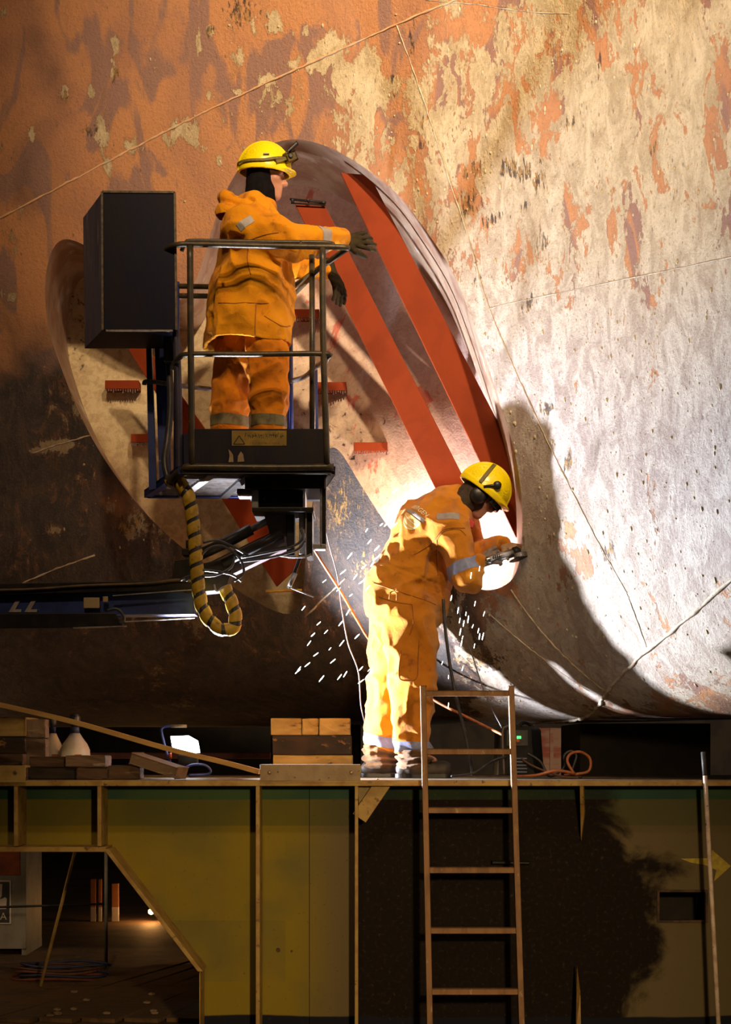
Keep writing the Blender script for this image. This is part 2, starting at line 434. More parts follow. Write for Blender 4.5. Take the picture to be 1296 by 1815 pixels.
SHIP = empty('ship_hull', (0, 2.5, ZB), 'orange and cream weathered steel ship hull with a large thruster recess', 'ship')
big = [r for r, c in zip(*np.unique(reg, return_counts=True)) if c > 60]
H3 = np.array([hull(u, s)[:] for u, s in V2])
n_plate = 0
for r in big:
    fs = F2[reg == r]; ids = np.unique(fs); remap = -np.ones(len(V2), int); remap[ids] = np.arange(len(ids))
    me = bpy.data.meshes.new('hull_plate')
    me.from_pydata(H3[ids].tolist(), [], remap[fs].tolist())
    ca = me.color_attributes.new('paint', 'FLOAT_COLOR', 'POINT')
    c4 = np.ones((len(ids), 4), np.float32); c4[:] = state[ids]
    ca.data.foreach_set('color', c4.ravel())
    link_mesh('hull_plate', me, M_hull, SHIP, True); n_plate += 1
print('plates', n_plate, 'hull verts', len(used))

def bead(pl, r, mat, name='weld_seam'):
    bm = new(); path = []; rads = []
    for i, (u, s) in enumerate(pl):
        path.append(hull(u + random.gauss(0, r * .22), s + random.gauss(0, r * .22)) + hull_n(u, s) * (r * 0.1)); rads.append(r * random.uniform(0.55, 1.3))
    tube(bm, path, r, 6, True, rads)
    return obj(name, bm, mat, SHIP, True)
bead(seam_uv['a'], 0.007, M_bead); bead(seam_uv['b'], 0.0042, M_bead_pale)
bead(seam_uv['c'], 0.013, M_bead_pale); bead(seam_uv['d'], 0.003, M_bead_pale)
for pl, r in (([(58, 804), (95, 790), (160, 772)], .006), ([(40, 1034), (100, 1008), (168, 984)], .006), ([(905, 1045), (960, 1120), (1010, 1172), (1085, 1232)], .006), ([(870, 1090), (960, 1165), (1045, 1225)], .004),
              ([(540, 1095), (575, 1060), (612, 1025)], .006), ([(755, 0), (850, 8), (930, 20), (1010, 24)], .0025)):
    bead(dens([on_hull(*q) for q in pl]), r, M_bead_pale)

# crusty lumps left on the bare primer: too many to count
bm = new(); t = new(); bmesh.ops.create_icosphere(t, subdivisions=1, radius=1)
ICO = [v.co.copy() for v in t.verts]; ICOF = [[v.index for v in f.verts] for f in t.faces]; t.free()
cand = RNG.uniform((UMIN + .3, -1.7), (2.5, 3.6), (26000, 2)); stt = paint_state(cand); ok = ~inside(out_uv, cand)
verts, faces = [], []
for (u, s), c, k in zip(cand, stt, ok):
    if not k or random.random() > (c[0] - 0.25) * 0.32: continue
    q = hull(u, s); n = hull_n(u, s); r = 0.0024 + 0.0075 * random.random() ** 3
    d, a1, a2 = frame(n); i0 = len(verts); el = random.uniform(0.8, 2.2)
    for v in ICO: verts.append((q + d * (v.z * r * 0.8) + a1 * (v.x * r) + a2 * (v.y * r * el))[:])
    faces += [[i0 + j for j in f] for f in ICOF]
me = bpy.data.meshes.new('crust_lumps'); me.from_pydata(verts, [], faces)
M_lump = pmat('crust', (0.50, 0.42, 0.28), (0.36, 0.28, 0.16), 8, 0.55, bmp=0)
tag(link_mesh('crust_lumps', me, M_lump, SHIP, True), 'cream crusty lumps on bare primer', kind='stuff')

# thruster recess: wall and pale back surface
def depth(Z):
    t = max(0.0, min(1.0, (Z - 3.8) / 1.2)); return 0.50 + 0.38 * t * t * (3 - 2 * t)
mw, nt, b, vec = start('recess_paint')
at = nt.nodes.new('ShaderNodeAttribute'); at.attribute_name = 'paint'
sep = nt.nodes.new('ShaderNodeSeparateColor'); nt.links.new(at.outputs['Color'], sep.inputs[0])
n1 = noise(nt, mapping(nt, vec, (1, 1, 0.7)), 5, 9, 0.62, 0.7); n2 = noise(nt, vec, 17, 6, 0.65, 0.6); n3 = noise(nt, vec, 70, 4, 0.7)
tan = mixc(nt, sstep(nt, n2, 0.4, 0.62), (0.56, 0.44, 0.25), (0.42, 0.31, 0.17))
pink = mixc(nt, sstep(nt, n2, 0.38, 0.64), (0.78, 0.58, 0.52), (0.66, 0.45, 0.39))
col = mixc(nt, sep.outputs[0], tan, pink)
col = mixc(nt, mth(nt, 'MULTIPLY', sstep(nt, mth(nt, 'ADD', mth(nt, 'MULTIPLY', sep.outputs[1], 0.5), n1), 0.78, 0.84), 0.8), col, (0.60, 0.10, 0.06))
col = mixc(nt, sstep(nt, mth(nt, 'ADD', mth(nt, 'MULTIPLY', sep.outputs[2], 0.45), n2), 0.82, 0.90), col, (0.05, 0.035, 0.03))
col = mixc(nt, mth(nt, 'MULTIPLY', sstep(nt, n3, 0.60, 0.68), 0.45), col, (0.16, 0.09, 0.07))
nt.links.new(col, b.inputs['Base Color']); b.inputs['Roughness'].default_value = 0.55
bump(nt, b, mth(nt, 'ADD', n2, n3), 0.5, 0.006)
BV = []
g = [Vector(q) for q in out_uv]
lo = np.min(out_uv, 0); hi = np.max(out_uv, 0)
gi = np.array([(u, s) for u in np.arange(lo[0], hi[0], 0.04) for s in np.arange(lo[1], hi[1], 0.04)])
gi = gi[inside(out_uv, gi)]
p2 = [Vector(q) for q in out_uv] + [Vector(q) for q in gi]
v2, e2, f2, *_ = delaunay_2d_cdt(p2, [(i, (i + 1) % len(out_uv)) for i in range(len(out_uv))], [], 1, 1e-6)
v2 = [tuple(v) for v in v2]
def recess(u, s):
    q = hull(u, s); q.y += depth(q.z)
    return q
me = bpy.data.meshes.new('recess_back'); me.from_pydata([recess(u, s)[:] for u, s in v2], [], [list(f) for f in f2])
ca = me.color_attributes.new('paint', 'FLOAT_COLOR', 'POINT')
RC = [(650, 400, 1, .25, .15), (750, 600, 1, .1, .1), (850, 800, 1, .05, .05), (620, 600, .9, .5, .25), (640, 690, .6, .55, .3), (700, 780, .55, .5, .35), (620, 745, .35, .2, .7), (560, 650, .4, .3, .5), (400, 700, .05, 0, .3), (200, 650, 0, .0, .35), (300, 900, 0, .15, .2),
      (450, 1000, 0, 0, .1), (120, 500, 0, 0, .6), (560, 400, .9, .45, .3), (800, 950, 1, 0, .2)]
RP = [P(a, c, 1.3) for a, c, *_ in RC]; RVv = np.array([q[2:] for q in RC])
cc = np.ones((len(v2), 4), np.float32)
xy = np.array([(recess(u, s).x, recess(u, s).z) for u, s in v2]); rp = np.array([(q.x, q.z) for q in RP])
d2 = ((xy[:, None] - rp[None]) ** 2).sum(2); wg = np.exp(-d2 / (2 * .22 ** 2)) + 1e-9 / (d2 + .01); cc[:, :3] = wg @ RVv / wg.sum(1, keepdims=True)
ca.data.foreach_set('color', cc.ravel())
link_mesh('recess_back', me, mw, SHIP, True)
bm = new(); rows = []
for k in range(6):
    rows.append([bm.verts.new(hull(u, s) + Vector((0, depth(hull(u, s).z) * k / 5, 0))) for u, s in out_uv])
for k in range(5):
    for i in range(len(out_uv)):
        j = (i + 1) % len(out_uv)
        bm.faces.new((rows[k][i], rows[k][j], rows[k + 1][j], rows[k + 1][i]))
M_wall = pmat('recess_wall', (0.36, 0.26, 0.19), (0.24, 0.13, 0.09), 5, 0.5, c3=(0.5, 0.45, 0.42), s3=4, l3=0.6, h3=0.68)
obj('recess_wall', bm, M_wall, SHIP, True)

# red guard bars
M_red = pmat('red_primer', (0.20, 0.030, 0.006), (0.17, 0.025, 0.005), 5, 0.7, spec=.12, c3=(0.2, 0.03, 0.01), s3=9, l3=0.66, h3=0.72, bmp=0.1)
M_dark = pmat('dark_steel', (0.012, 0.011, 0.012), (0.022, 0.018, 0.016), 9, 0.4, 0.0, c3=(0.07, 0.045, 0.025), s3=30, l3=0.66, h3=0.72, spec=.12)
def bar(pa, pb, width_px, ya, yb, label, name='guard_bar', thick=0.03):
    a, c = P(*pa, ya), P(*pb, yb)
    t = empty(name, c, label, 'bar', 'red guard bars across the recess')
    d = (c - a).normalized(); across = Vector((d.z, 0, -d.x)).normalized()
    wv = across * (width_px / 300 / 2)
    bm = new()
    back = Vector((0, thick, 0))
    hexa(bm, [a - wv, a + wv, c + wv, c - wv], [a - wv + back, a + wv + back, c + wv + back, c - wv + back], 0.003)
    obj('plate', bm, M_red, t)
    return t, a, c, across
def barq(corners, label, thick=0.03, name='guard_bar'):
    "corners: four (px, py, Y)"
    q = [P(*c) for c in corners]
    t = empty(name, q[2], label, 'bar', 'red guard bars across the recess')
    bm = new(); n = (q[1] - q[0]).cross(q[3] - q[0]).normalized()
    if n.y < 0: n = -n
    hexa(bm, q, [v + n * thick for v in q], 0.003)
    obj('plate', bm, M_red, t)
    return t
b1 = empty('guard_bar', P(915, 950, .51), 'wide dark red flat bar nearest the right rim, the one being ground', 'bar', 'red guard bars across the recess')
bm = new()
prism(bm, PL([(604, 306, .74), (655, 310, .72), (905, 790, .55), (920, 850, .53), (930, 968, .51), (914, 950, .51), (850, 815, .56)]), (0, .03, 0), .003)
obj('plate', bm, M_red, b1)
b2 = barq([(522, 360, .95), (574, 360, .93), (835, 872, .76), (775, 872, .78)], 'second red flat bar, upper end in a black bracket')
bm = new(); tube(bm, PL([(514, 353, .93), (578, 359, .91)]), .008, 8); obj('clamp_strip', bm, M_dark, b2, True)
bm = new(); tube(bm, PL([(516, 360, .93), (577, 364, .91)]), .005, 8); obj('clamp_strip', bm, M_dark, b2, True)
for x, y in ((519, 357), (547, 357), (574, 361)):
    bm = new(); lathe(bm, P(x, y, .925), (0, -1, 0), [(.011, 0), (.011, .02), (.006, .026), (.006, .034)], 8); obj('bolt', bm, M_dark, b2)
b3 = barq([(222, 610, 1.25), (258, 612, 1.23), (533, 1000, 1.24), (490, 1040, 1.26)], 'long red flat bar low in the recess behind the blue lift column')
bm = new(); obox(bm, P(472, 1048, 1.2), P(536, 1046, 1.2), .06, .014, .002); obj('foot_plate', bm, pmat('yellow_steel', (0.42, 0.27, 0.03), (0.3, 0.17, 0.03), 8, 0.5), b3)
barq([(440, 640, 1.15), (452, 640, 1.15), (392, 765, 1.15), (372, 765, 1.15)], 'thin red brace crossing behind the trouser legs in the basket')
for i, (x0, x1, y, lab) in enumerate(((232, 268, 777, 'short red stub beside the blue lift column, frayed lower edge'), (515, 566, 556, 'short red stub behind the basket posts at jacket height'),
                                     (556, 614, 685, 'short red stub right of the basket at knee height, frayed lower edge'), (627, 687, 792, 'lowest short red stub right of the toe board, frayed lower edge'), (186, 246, 682, 'dim red stub in shade under the blue control box'))):
    Y = 1.55 if x0 < 300 else 1.25
    q = on_hull((x0 + x1) / 2, y)
    Y = recess(*q).y - 0.10
    t = empty('cut_stub', P((x0 + x1) / 2, y + 10, Y), lab, 'stub', 'cut stubs of old guard bars')
    bm = new(); a, c = P(x0, y - 8, Y), P(x1, y + 7, Y)
    box(bm, (a.x, Y, c.z), (c.x, Y + .12, a.z), .002); obj('plate', bm, M_red, t)
    bm = new()
    for k in range(14):
        xx = a.x + (c.x - a.x) * (k + .5) / 14
        hgt = random.uniform(.01, .03)
        box(bm, (xx - .004, Y + .004, c.z - hgt), (xx + .004, Y + .012, c.z + .004))
    obj('frayed_edge', bm, pmat('frayed_rust', (0.10, 0.06, 0.05), (0.2, 0.13, 0.1), 30, 0.8) if 'frayed_rust' not in MATS else MATS['frayed_rust'], t)
# ------------------------------------------------------------------ ground and dock background
M_ground = pmat('dock_floor', (0.10, 0.055, 0.025), (0.05, 0.03, 0.018), 3, 0.75, c3=(0.2, 0.13, 0.08), s3=14, l3=0.6, h3=0.7, bmp=0.5)
bm = new(); box(bm, (-14, -14, -0.2), (14, 22, 0)); obj('floor', bm, M_ground, kind='structure', label='brown littered concrete dock floor')
M_black = pmat('sooty_dark', (0.018, 0.014, 0.012), (0.03, 0.022, 0.016), 3, 0.85)
bm = new(); box(bm, (-14, 16, 0), (14, 16.3, 9)); obj('wall_back', bm, M_black, kind='structure', label='dark far wall of the dock')
M_plank = pmat('floor_plank', (0.14, 0.075, 0.03), (0.08, 0.045, 0.02), 5, 0.8, stretch=(1, 8, 1))
fl = bpy.data.objects['floor']
for i in range(9):
    x = -2.5 + i * 0.27
    bm = new(); a = Vector((x, 0.7, 0)); c = Vector((x * 0.6 + 0.3, 4.5, 0))
    obox(bm, a + Vector((0, 0, .012)), c + Vector((0, 0, .012)), .22, .024, .003)
    obj('plank', bm, M_plank, fl)
for i in range(14):
    x, y = random.uniform(-2.2, -0.9), random.uniform(.75, 2.2)
    bm = new(); bmesh.ops.create_icosphere(bm, subdivisions=1, radius=1)
    for v in bm.verts: v.co = Vector((x + v.co.x * .03, y + v.co.y * .02, .032 + v.co.z * .012))
    obj('rubble_chip', bm, pmat('chip', (0.3, 0.2, 0.13), (0.15, 0.1, 0.07), 20) if 'chip' not in MATS else MATS['chip'], fl)

# ------------------------------------------------------------------ steel girder with deck
GT, GF, GW = 1.55, -0.30, -0.05      # deck height, flange front, web plane
M_edge = pmat('girder_edge', (0.42, 0.27, 0.07), (0.30, 0.16, 0.04), 9, 0.55, c3=(0.14, 0.07, 0.03), s3=22, l3=0.6, h3=0.68)
mg, nt, b, vec = start('girder_web')
n1 = noise(nt, vec, 1.8, 4, 0.5, 0.4); n2 = noise(nt, vec, 40, 4, 0.6)
sx = nt.nodes.new('ShaderNodeSeparateXYZ'); gp = nt.nodes.new('ShaderNodeNewGeometry'); nt.links.new(gp.outputs['Position'], sx.inputs[0])
brick = nt.nodes.new('ShaderNodeTexBrick'); brick.inputs['Scale'].default_value = 1.0; brick.inputs['Brick Width'].default_value = 0.47; brick.inputs['Row Height'].default_value = 0.36
brick.inputs['Mortar Size'].default_value = 0; brick.inputs['Color1'].default_value = (.2, .2, .2, 1); brick.inputs['Color2'].default_value = (.8, .8, .8, 1)
cb = nt.nodes.new('ShaderNodeCombineXYZ'); nt.links.new(sx.outputs[0], cb.inputs[0]); nt.links.new(sx.outputs[2], cb.inputs[1]); nt.links.new(cb.outputs[0], brick.inputs['Vector'])
roll = mth(nt, 'ADD', mth(nt, 'MULTIPLY', brick.outputs['Color'], 0.25), mth(nt, 'MULTIPLY', n1, 0.9))
olive = mixc(nt, sstep(nt, roll, 0.45, 0.75), (0.25, 0.185, 0.022), (0.17, 0.14, 0.035))
olive = mixc(nt, sstep(nt, sx.outputs[0], -0.45, -0.1), olive, (0.15, 0.115, 0.06))
teal = mixc(nt, sstep(nt, n1, 0.4, 0.6), (0.035, 0.085, 0.065), (0.06, 0.11, 0.05))
tz = mth(nt, 'ADD', sx.outputs[2], mth(nt, 'MULTIPLY', n1, 0.01))
col = mixc(nt, sstep(nt, tz, 1.432, 1.440), olive, teal)
half = mth(nt, 'MULTIPLY', mth(nt, 'SUBTRACT', sstep(nt, tz, 1.28, 1.285), sstep(nt, tz, 1.432, 1.44)), 0.45)
col = mixc(nt, half, col, (0.06, 0.085, 0.03))
# near-black area on the panel behind the ladder, with a ragged edge
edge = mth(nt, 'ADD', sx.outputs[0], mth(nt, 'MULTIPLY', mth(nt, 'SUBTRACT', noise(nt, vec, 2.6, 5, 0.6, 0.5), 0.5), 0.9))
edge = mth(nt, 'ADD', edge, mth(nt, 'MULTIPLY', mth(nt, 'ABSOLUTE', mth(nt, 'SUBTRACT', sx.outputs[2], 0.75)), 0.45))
black_area = mth(nt, 'MULTIPLY', sstep(nt, sx.outputs[0], -0.052, -0.045), mth(nt, 'SUBTRACT', 1.0, sstep(nt, edge, 1.72, 1.90)))
black_area = mth(nt, 'MULTIPLY', black_area, mth(nt, 'SUBTRACT', 1.0, mth(nt, 'MULTIPLY', sstep(nt, tz, 1.432, 1.440), 0.35)))
col = mixc(nt, black_area, col, mixc(nt, sstep(nt, n2, 0.5, 0.7), (0.012, 0.008, 0.006), (0.024, 0.016, 0.011)))
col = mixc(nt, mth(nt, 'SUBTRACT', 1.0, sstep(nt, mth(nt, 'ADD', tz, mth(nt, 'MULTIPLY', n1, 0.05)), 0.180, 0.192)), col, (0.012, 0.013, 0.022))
col = mixc(nt, mth(nt, 'MULTIPLY', sstep(nt, n2, 0.62, 0.7), 0.4), col, (0.08, 0.05, 0.02))
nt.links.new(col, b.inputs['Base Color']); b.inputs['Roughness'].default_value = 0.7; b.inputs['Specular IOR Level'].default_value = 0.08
bump(nt, b, n2, 0.12, 0.004)
GIR = empty('steel_girder', (0, 0.3, 0), 'long yellow and olive steel girder carrying the work deck', 'girder')
bm = new(); box(bm, (-3.2, GF, GT - .032), (3.2, 1.7, GT), .002)
M_deck = pmat('deck_plate', (0.16, 0.10, 0.04), (0.09, 0.06, 0.03), 6, 0.7, c3=(0.3, 0.22, 0.12), s3=25, l3=0.58, h3=0.66)
obj('deck_plate', bm, M_deck, GIR)
bm = new(); box(bm, (-3.2, GF - .008, GT - .034), (3.2, GF + .004, GT - .002), .002); obj('flange_edge', bm, M_edge, GIR)
def wx(px, Y=GW): return P(px, 0, Y).x
def wz(py, Y=GW): return P(0, py, Y).z
TOPZ, LOWZ = GT - .032, 0.0
def panel(poly, name='web_panel'):
    bm = new(); prism(bm, poly, (0, .015, 0)); return obj(name, bm, mg, GIR)
yc = wz(1500)
panel([(-3.2, GW, TOPZ), (wx(28), GW, TOPZ), (wx(28), GW, yc), (-3.2, GW, yc)])
panel([(wx(28), GW, TOPZ), (wx(176), GW, TOPZ), (wx(176), GW, yc), (wx(28), GW, yc)])
panel([(wx(176), GW, TOPZ), (wx(457), GW, TOPZ), (wx(457), GW, LOWZ), (wx(355), GW, LOWZ), (wx(355), GW, wz(1722)), (wx(188), GW, yc), (wx(176), GW, yc)])
panel([(wx(457), GW, TOPZ), (wx(548), GW, TOPZ), (wx(548), GW, LOWZ), (wx(457), GW, LOWZ)])
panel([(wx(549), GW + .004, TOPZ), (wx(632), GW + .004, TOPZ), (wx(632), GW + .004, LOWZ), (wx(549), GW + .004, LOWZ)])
x0, x1, z0, z1 = wx(1168), wx(1251), wz(1632), wz(1580)
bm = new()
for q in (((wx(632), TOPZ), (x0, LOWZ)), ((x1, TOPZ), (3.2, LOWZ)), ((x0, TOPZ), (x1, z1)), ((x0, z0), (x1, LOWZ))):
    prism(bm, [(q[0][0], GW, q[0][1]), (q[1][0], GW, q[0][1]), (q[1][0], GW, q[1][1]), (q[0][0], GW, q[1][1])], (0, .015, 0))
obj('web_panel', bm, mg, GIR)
bm = new()
for q in (((x0 - .012, z1 - .004), (x1 + .012, z1 + .01)), ((x0 - .012, z0 - .01), (x1 + .012, z0 + .004)), ((x0 - .012, z0), (x0 + .003, z1)), ((x1 - .003, z0), (x1 + .012, z1))):
    box(bm, (q[0][0], GW - .012, q[0][1]), (q[1][0], GW + .03, q[1][1]), .002)
obj('slot_rim', bm, pmat('rusty_rim', (0.10, 0.05, 0.02), (0.03, 0.02, 0.012), 12, 0.7), GIR)
bm = new(); box(bm, (x0 - .3, GW + .35, 0), (x1 + .3, GW + .37, TOPZ)); obj('inner_web', bm, M_black, GIR)
def stiff(px, ytop, ybot, Yf=GF, wpx=7):
    w2 = wpx / 3000 * 9.7 / 2
    x = P(px, 0, Yf).x
    zt = TOPZ if ytop is None else wz(ytop, Yf)
    zb = LOWZ if ybot is None else wz(ybot, Yf)
    bm = new(); box(bm, (x - w2, Yf, zb), (x + w2, GW + .004, zt), .002)
    o = obj('stiffener', bm, M_edge, GIR)
stiff(28, None, 1500); stiff(176, None, 1500); stiff(457, None, None); stiff(632, None, None, wpx=6)
# flange that follows the cut-out
fl_pts = [P(-300, 1505, GF), P(188, 1505, GF), P(355, 1722, GF), P(355, 1860, GF)]
for a, c in zip(fl_pts, fl_pts[1:]):
    bm = new(); hexa(bm, [a + Vector((0, 0, .012)), c + Vector((.0, 0, .012)), c - Vector((.006, 0, .016)), a - Vector((.006, 0, .016))] if abs(a.z - c.z) < .5 else [a - Vector((.014, 0, 0)), a + Vector((.014, 0, 0)), c + Vector((.014, 0, 0)), c - Vector((.014, 0, 0))],
                     [q + Vector((0, .26, 0)) for q in ([a + Vector((0, 0, .012)), c + Vector((.0, 0, .012)), c - Vector((.006, 0, .016)), a - Vector((.006, 0, .016))] if abs(a.z - c.z) < .5 else [a - Vector((.014, 0, 0)), a + Vector((.014, 0, 0)), c + Vector((.014, 0, 0)), c - Vector((.014, 0, 0))])], .002)
    obj('cutout_flange', bm, M_edge, GIR)
# gusset right of the fourth stiffener: plate, rim strip
bm = new(); prism(bm, PL([(634, 1388, -.20), (676, 1388, -.20), (638, 1446, -.20)]), (0, .012, 0)); obj('gusset', bm, pmat('gusset_plate', (0.33, 0.24, 0.10), (0.22, 0.16, 0.06), 10), GIR)
bm = new(); obox(bm, P(680, 1387, -.24), P(637, 1450, -.24), .09, .022, .002, Vector((1, 0, .6))); obj('gusset_rim', bm, M_edge, GIR)
# half-height web brackets at the right
bm = new(); prism(bm, PL([(1028, 1390, GF), (1034, 1390, GF), (1036, 1440, GF + .1), (1030, 1490, GF + .2)]), (.012, .05, 0)); obj('web_bracket', bm, M_edge, GIR)
bm = new(); prism(bm, PL([(1021, 1830, GF), (1030, 1830, GF), (1029, 1760, GF + .03), (1023, 1712, GF + .1)]), (.006, .05, 0)); obj('web_bracket', bm, M_edge, GIR)
# spray-painted arrow and small lug
M_spray = pmat('spray_yellow', (0.52, 0.38, 0.03), (0.36, 0.26, 0.03), 20, 0.6)
bm = new()
prism(bm, PL([(1207, 1522, GW - .002), (1262, 1521, GW - .002), (1262, 1506, GW - .002), (1296, 1535, GW - .002), (1266, 1562, GW - .002), (1270, 1542, GW - .002), (1250, 1533, GW - .002), (1225, 1529, GW - .002)]), (0, .002, 0))
obj('painted_arrow', bm, M_spray, GIR, label='yellow spray-painted arrow pointing right')
bm = new(); obox(bm, P(872, 1528, GW - .03), P(938, 1529, GW - .03), .06, .014, .003); obj('web_lug', bm, M_dark, GIR)
for x, y, r in ((493, 1684, .013), (517, 1686, .007)):
    bm = new(); lathe(bm, P(x, y, GW - .001), (0, -1, 0), [(r, 0), (r * .8, .004)], 10); obj('rust_pit', bm, pmat('rust', (0.10, 0.035, 0.01), (0.03, 0.015, 0.01), 60) if 'rust' not in MATS else MATS['rust'], GIR)

# ------------------------------------------------------------------ ladder
M_ladder = pmat('ladder_wood', (0.30, 0.15, 0.06), (0.19, 0.09, 0.035), 12, 0.6, c3=(0.42, 0.28, 0.15), s3=30, l3=0.6, h3=0.7, stretch=(1, 1, .3))
LB, LT = -.62, -.36
LAD = empty('ladder', Vector((P(840, 1330, LB).x, LB, 0)), 'brown wooden ladder leaning against the girder deck edge', 'ladder')
def lad(px, py):
    t = (py - 1217) / (1900 - 1217); return P(px, py, LT + (LB - LT) * t)
def lrail(xa, xb):
    bm = new(); a = lad(xa, 1217); c = lad(xb, 1862)
    obox(bm, a, c, .032, .06, .004, Vector((0, 1, 0))); return obj('side_rail', bm, M_ladder, LAD)
lrail(750, 763); lrail(906, 926)
for y in (1229, 1332, 1436, 1542, 1649, 1757):
    f = (y - 1217) / (1862 - 1217)
    bm = new(); obox(bm, lad(750 + 13 * f + 4, y), lad(906 + 20 * f - 4, y), .035, .032, .006); obj('rung', bm, M_ladder, LAD)

# ------------------------------------------------------------------ pole at the right
M_pole = pmat('worn_pole', (0.78, 0.62, 0.50), (0.55, 0.40, 0.30), 14, 0.3, 0.0, c3=(0.1, 0.06, 0.04), s3=30, l3=0.63, h3=0.7)
POLE = empty('steel_pole', Vector((P(1275, 1330, -.55).x, -.55, 0)), 'bare steel pole leaning on the girder at the right', 'pole')
bm = new(); tube(bm, [P(1250, 1375, -.36), Vector((P(1277, 1862, -.55).x, -.55, 0.004))], .013, 12); obj('tube', bm, M_pole, POLE, True)
bm = new(); tube(bm, [P(1246.6, 1333, -.343), P(1250, 1375, -.36)], .0135, 12); obj('taped_end', bm, pmat('tape_grey', (0.07, 0.065, 0.06), (0.04, 0.04, 0.04), 20), POLE, True)

# ------------------------------------------------------------------ things on the deck
M_tim = pmat('timber_dark', (0.105, 0.055, 0.028), (0.06, 0.032, 0.018), 6, 0.8, c3=(0.2, 0.12, 0.07), s3=18, l3=0.58, h3=0.68, stretch=(.25, 1, 2))
M_timg = pmat('timber_grey', (0.20, 0.125, 0.075), (0.12, 0.07, 0.045), 6, 0.8, c3=(0.3, 0.22, 0.15), s3=22, l3=0.58, h3=0.68, stretch=(.25, 1, 2))
M_timy = pmat('timber_yellow', (0.40, 0.27, 0.085), (0.28, 0.17, 0.045), 7, 0.75, c3=(0.04, 0.02, 0.01), s3=8, l3=0.6, h3=0.68, stretch=(.5, 1, 1.5))
M_timb = pmat('timber_burnt', (0.035, 0.02, 0.012), (0.016, 0.011, 0.008), 7, 0.8, c3=(0.30, 0.15, 0.03), s3=7, l3=0.60, h3=0.66, stretch=(.6, 1, 1))
def block(px0, py0, px1, py1, Y, depth, mat, name, label, cat, group=None, bev=.006, split=None, zlo=None):
    a, c = P(px0, py0, Y), P(px1, py1, Y)
    zb = c.z if zlo is None else zlo
    bm = new(); box(bm, (a.x, Y, zb), (c.x, Y + depth, a.z), bev)
    bmesh.ops.subdivide_edges(bm, edges=bm.edges[:], cuts=2, use_grid_fill=True)
    for v in bm.verts: v.co += Vector((random.uniform(-1, 1), random.uniform(-1, 1), random.uniform(-.6, .6))) * .003
    return obj(name, bm, mat, label=label, cat=cat, group=group)
# timber pile in the middle
Yt = .95
zb = GT
g = 'timbers piled on the deck left of the worker'
t0z = P(0, 1338, Yt).z; t1z = P(0, 1303, Yt).z; t2z = P(0, 1273, Yt).z
def bl(px0, px1, zl, zh, Y, dep, mat, name, label, group=None):
    a, c = P(px0, 1300, Y).x, P(px1, 1300, Y).x
    bm = new(); box(bm, (a, Y, zl), (c, Y + dep, zh), .006)
    bmesh.ops.subdivide_edges(bm, edges=bm.edges[:], cuts=2, use_grid_fill=True)
    for v in bm.verts: v.co += Vector((random.uniform(-1, 1), random.uniform(-1, 1), random.uniform(-.4, .4))) * .0025
    return obj(name, bm, mat, label=label, cat='timber', group=group)
bl(484, 625, zb + .001, t0z - .002, Yt, .3, M_timy, 'timber_block', 'yellow timber at the bottom of the middle pile', g)
bl(483, 623, t0z, t1z - .002, Yt, .3, M_timb, 'timber_block', 'charred black timber in the middle of the pile', g)
bl(480, 534, t1z, t2z, Yt, .3, M_timy, 'timber_block', 'rounded yellow timber end, left one topping the middle pile', g)
bl(536, 564, t1z, t2z - .002, Yt, .3, M_timy, 'timber_block', 'narrow yellow timber end in the centre of the pile top', g)
bl(566, 621, t1z, t2z, Yt, .3, M_timy, 'timber_block', 'square yellow timber end, right one topping the pile', g)
# left pile
g = 'timbers lying at the left end of the deck'
def ptop(py, Y): return P(0, py, Y).z
bl(-90, 44, ptop(1335, .35), ptop(1306, .35), .35, .4, M_timb, 'timber_block', 'dark timber under the yellow one at the left frame edge', g)
bl(-90, 46, ptop(1305, .35), ptop(1271, .35), .35, .4, M_timy, 'timber_block', 'yellow timber on the left frame edge pile', g)
bl(-90, 40, GT + .001, ptop(1336, .35), .35, .4, M_tim, 'timber_block', 'brown timber at the bottom of the left frame edge pile', g)
bl(47, 80, ptop(1308, .2), ptop(1275, .2), .2, .12, M_timg, 'timber_block', 'upper grey upright timber beside the left pile', g)
bl(47, 80, GT + .001, ptop(1309, .2), .2, .12, M_timg, 'timber_block', 'lower grey upright timber beside the left pile', g)
bl(50, 190, GT + .001, ptop(1360, -.12), -.12, .3, M_timb, 'timber_plank', 'charred plank lying flat under the brown offcuts', g)
bl(52, 114, ptop(1360, -.10) + .001, ptop(1341, -.10), -.10, .25, M_tim, 'timber_plank', 'brown plank offcut, left of the two above the charred plank', g)
bl(116, 186, ptop(1360, -.14) + .001, ptop(1339, -.14), -.14, .25, M_timg, 'timber_plank', 'grey-brown plank offcut, right of the two above the charred plank', g)
bl(136, 190, GT + .001, ptop(1362, -.22), -.22, .08, M_tim, 'timber_plank', 'small brown offcut in front of the charred plank', g)
bl(192, 248, GT + .001, ptop(1357, -.15), -.15, .18, M_tim, 'timber_plank', 'short brown offcut between the planks and the tilted block', g)
bm = new(); a, c = P(242, 1344, -.12), P(322, 1370, -.20)
obox(bm, a, c, .16, .062, .006); o = obj('timber_block', bm, M_timg, label='tilted grey-brown square timber in front of the work lamp', cat='timber', group=g)
# long batten
bm = new(); pl = spline([P(-60, 1236, .0), P(120, 1277, -.02), P(290, 1325, -.05), P(400, 1352, -.07), P(460, 1368, -.10)], 6)
for a, c in zip(pl, pl[1:]): obox(bm, a, c + (c - a) * .03, .05, .028)
obj('wooden_batten', bm, pmat('batten_wood', (0.46, 0.28, 0.09), (0.36, 0.2, 0.06), 9, 0.7, stretch=(.2, 1, 1)), label='long thin yellow batten sloping down to the deck', cat='batten')
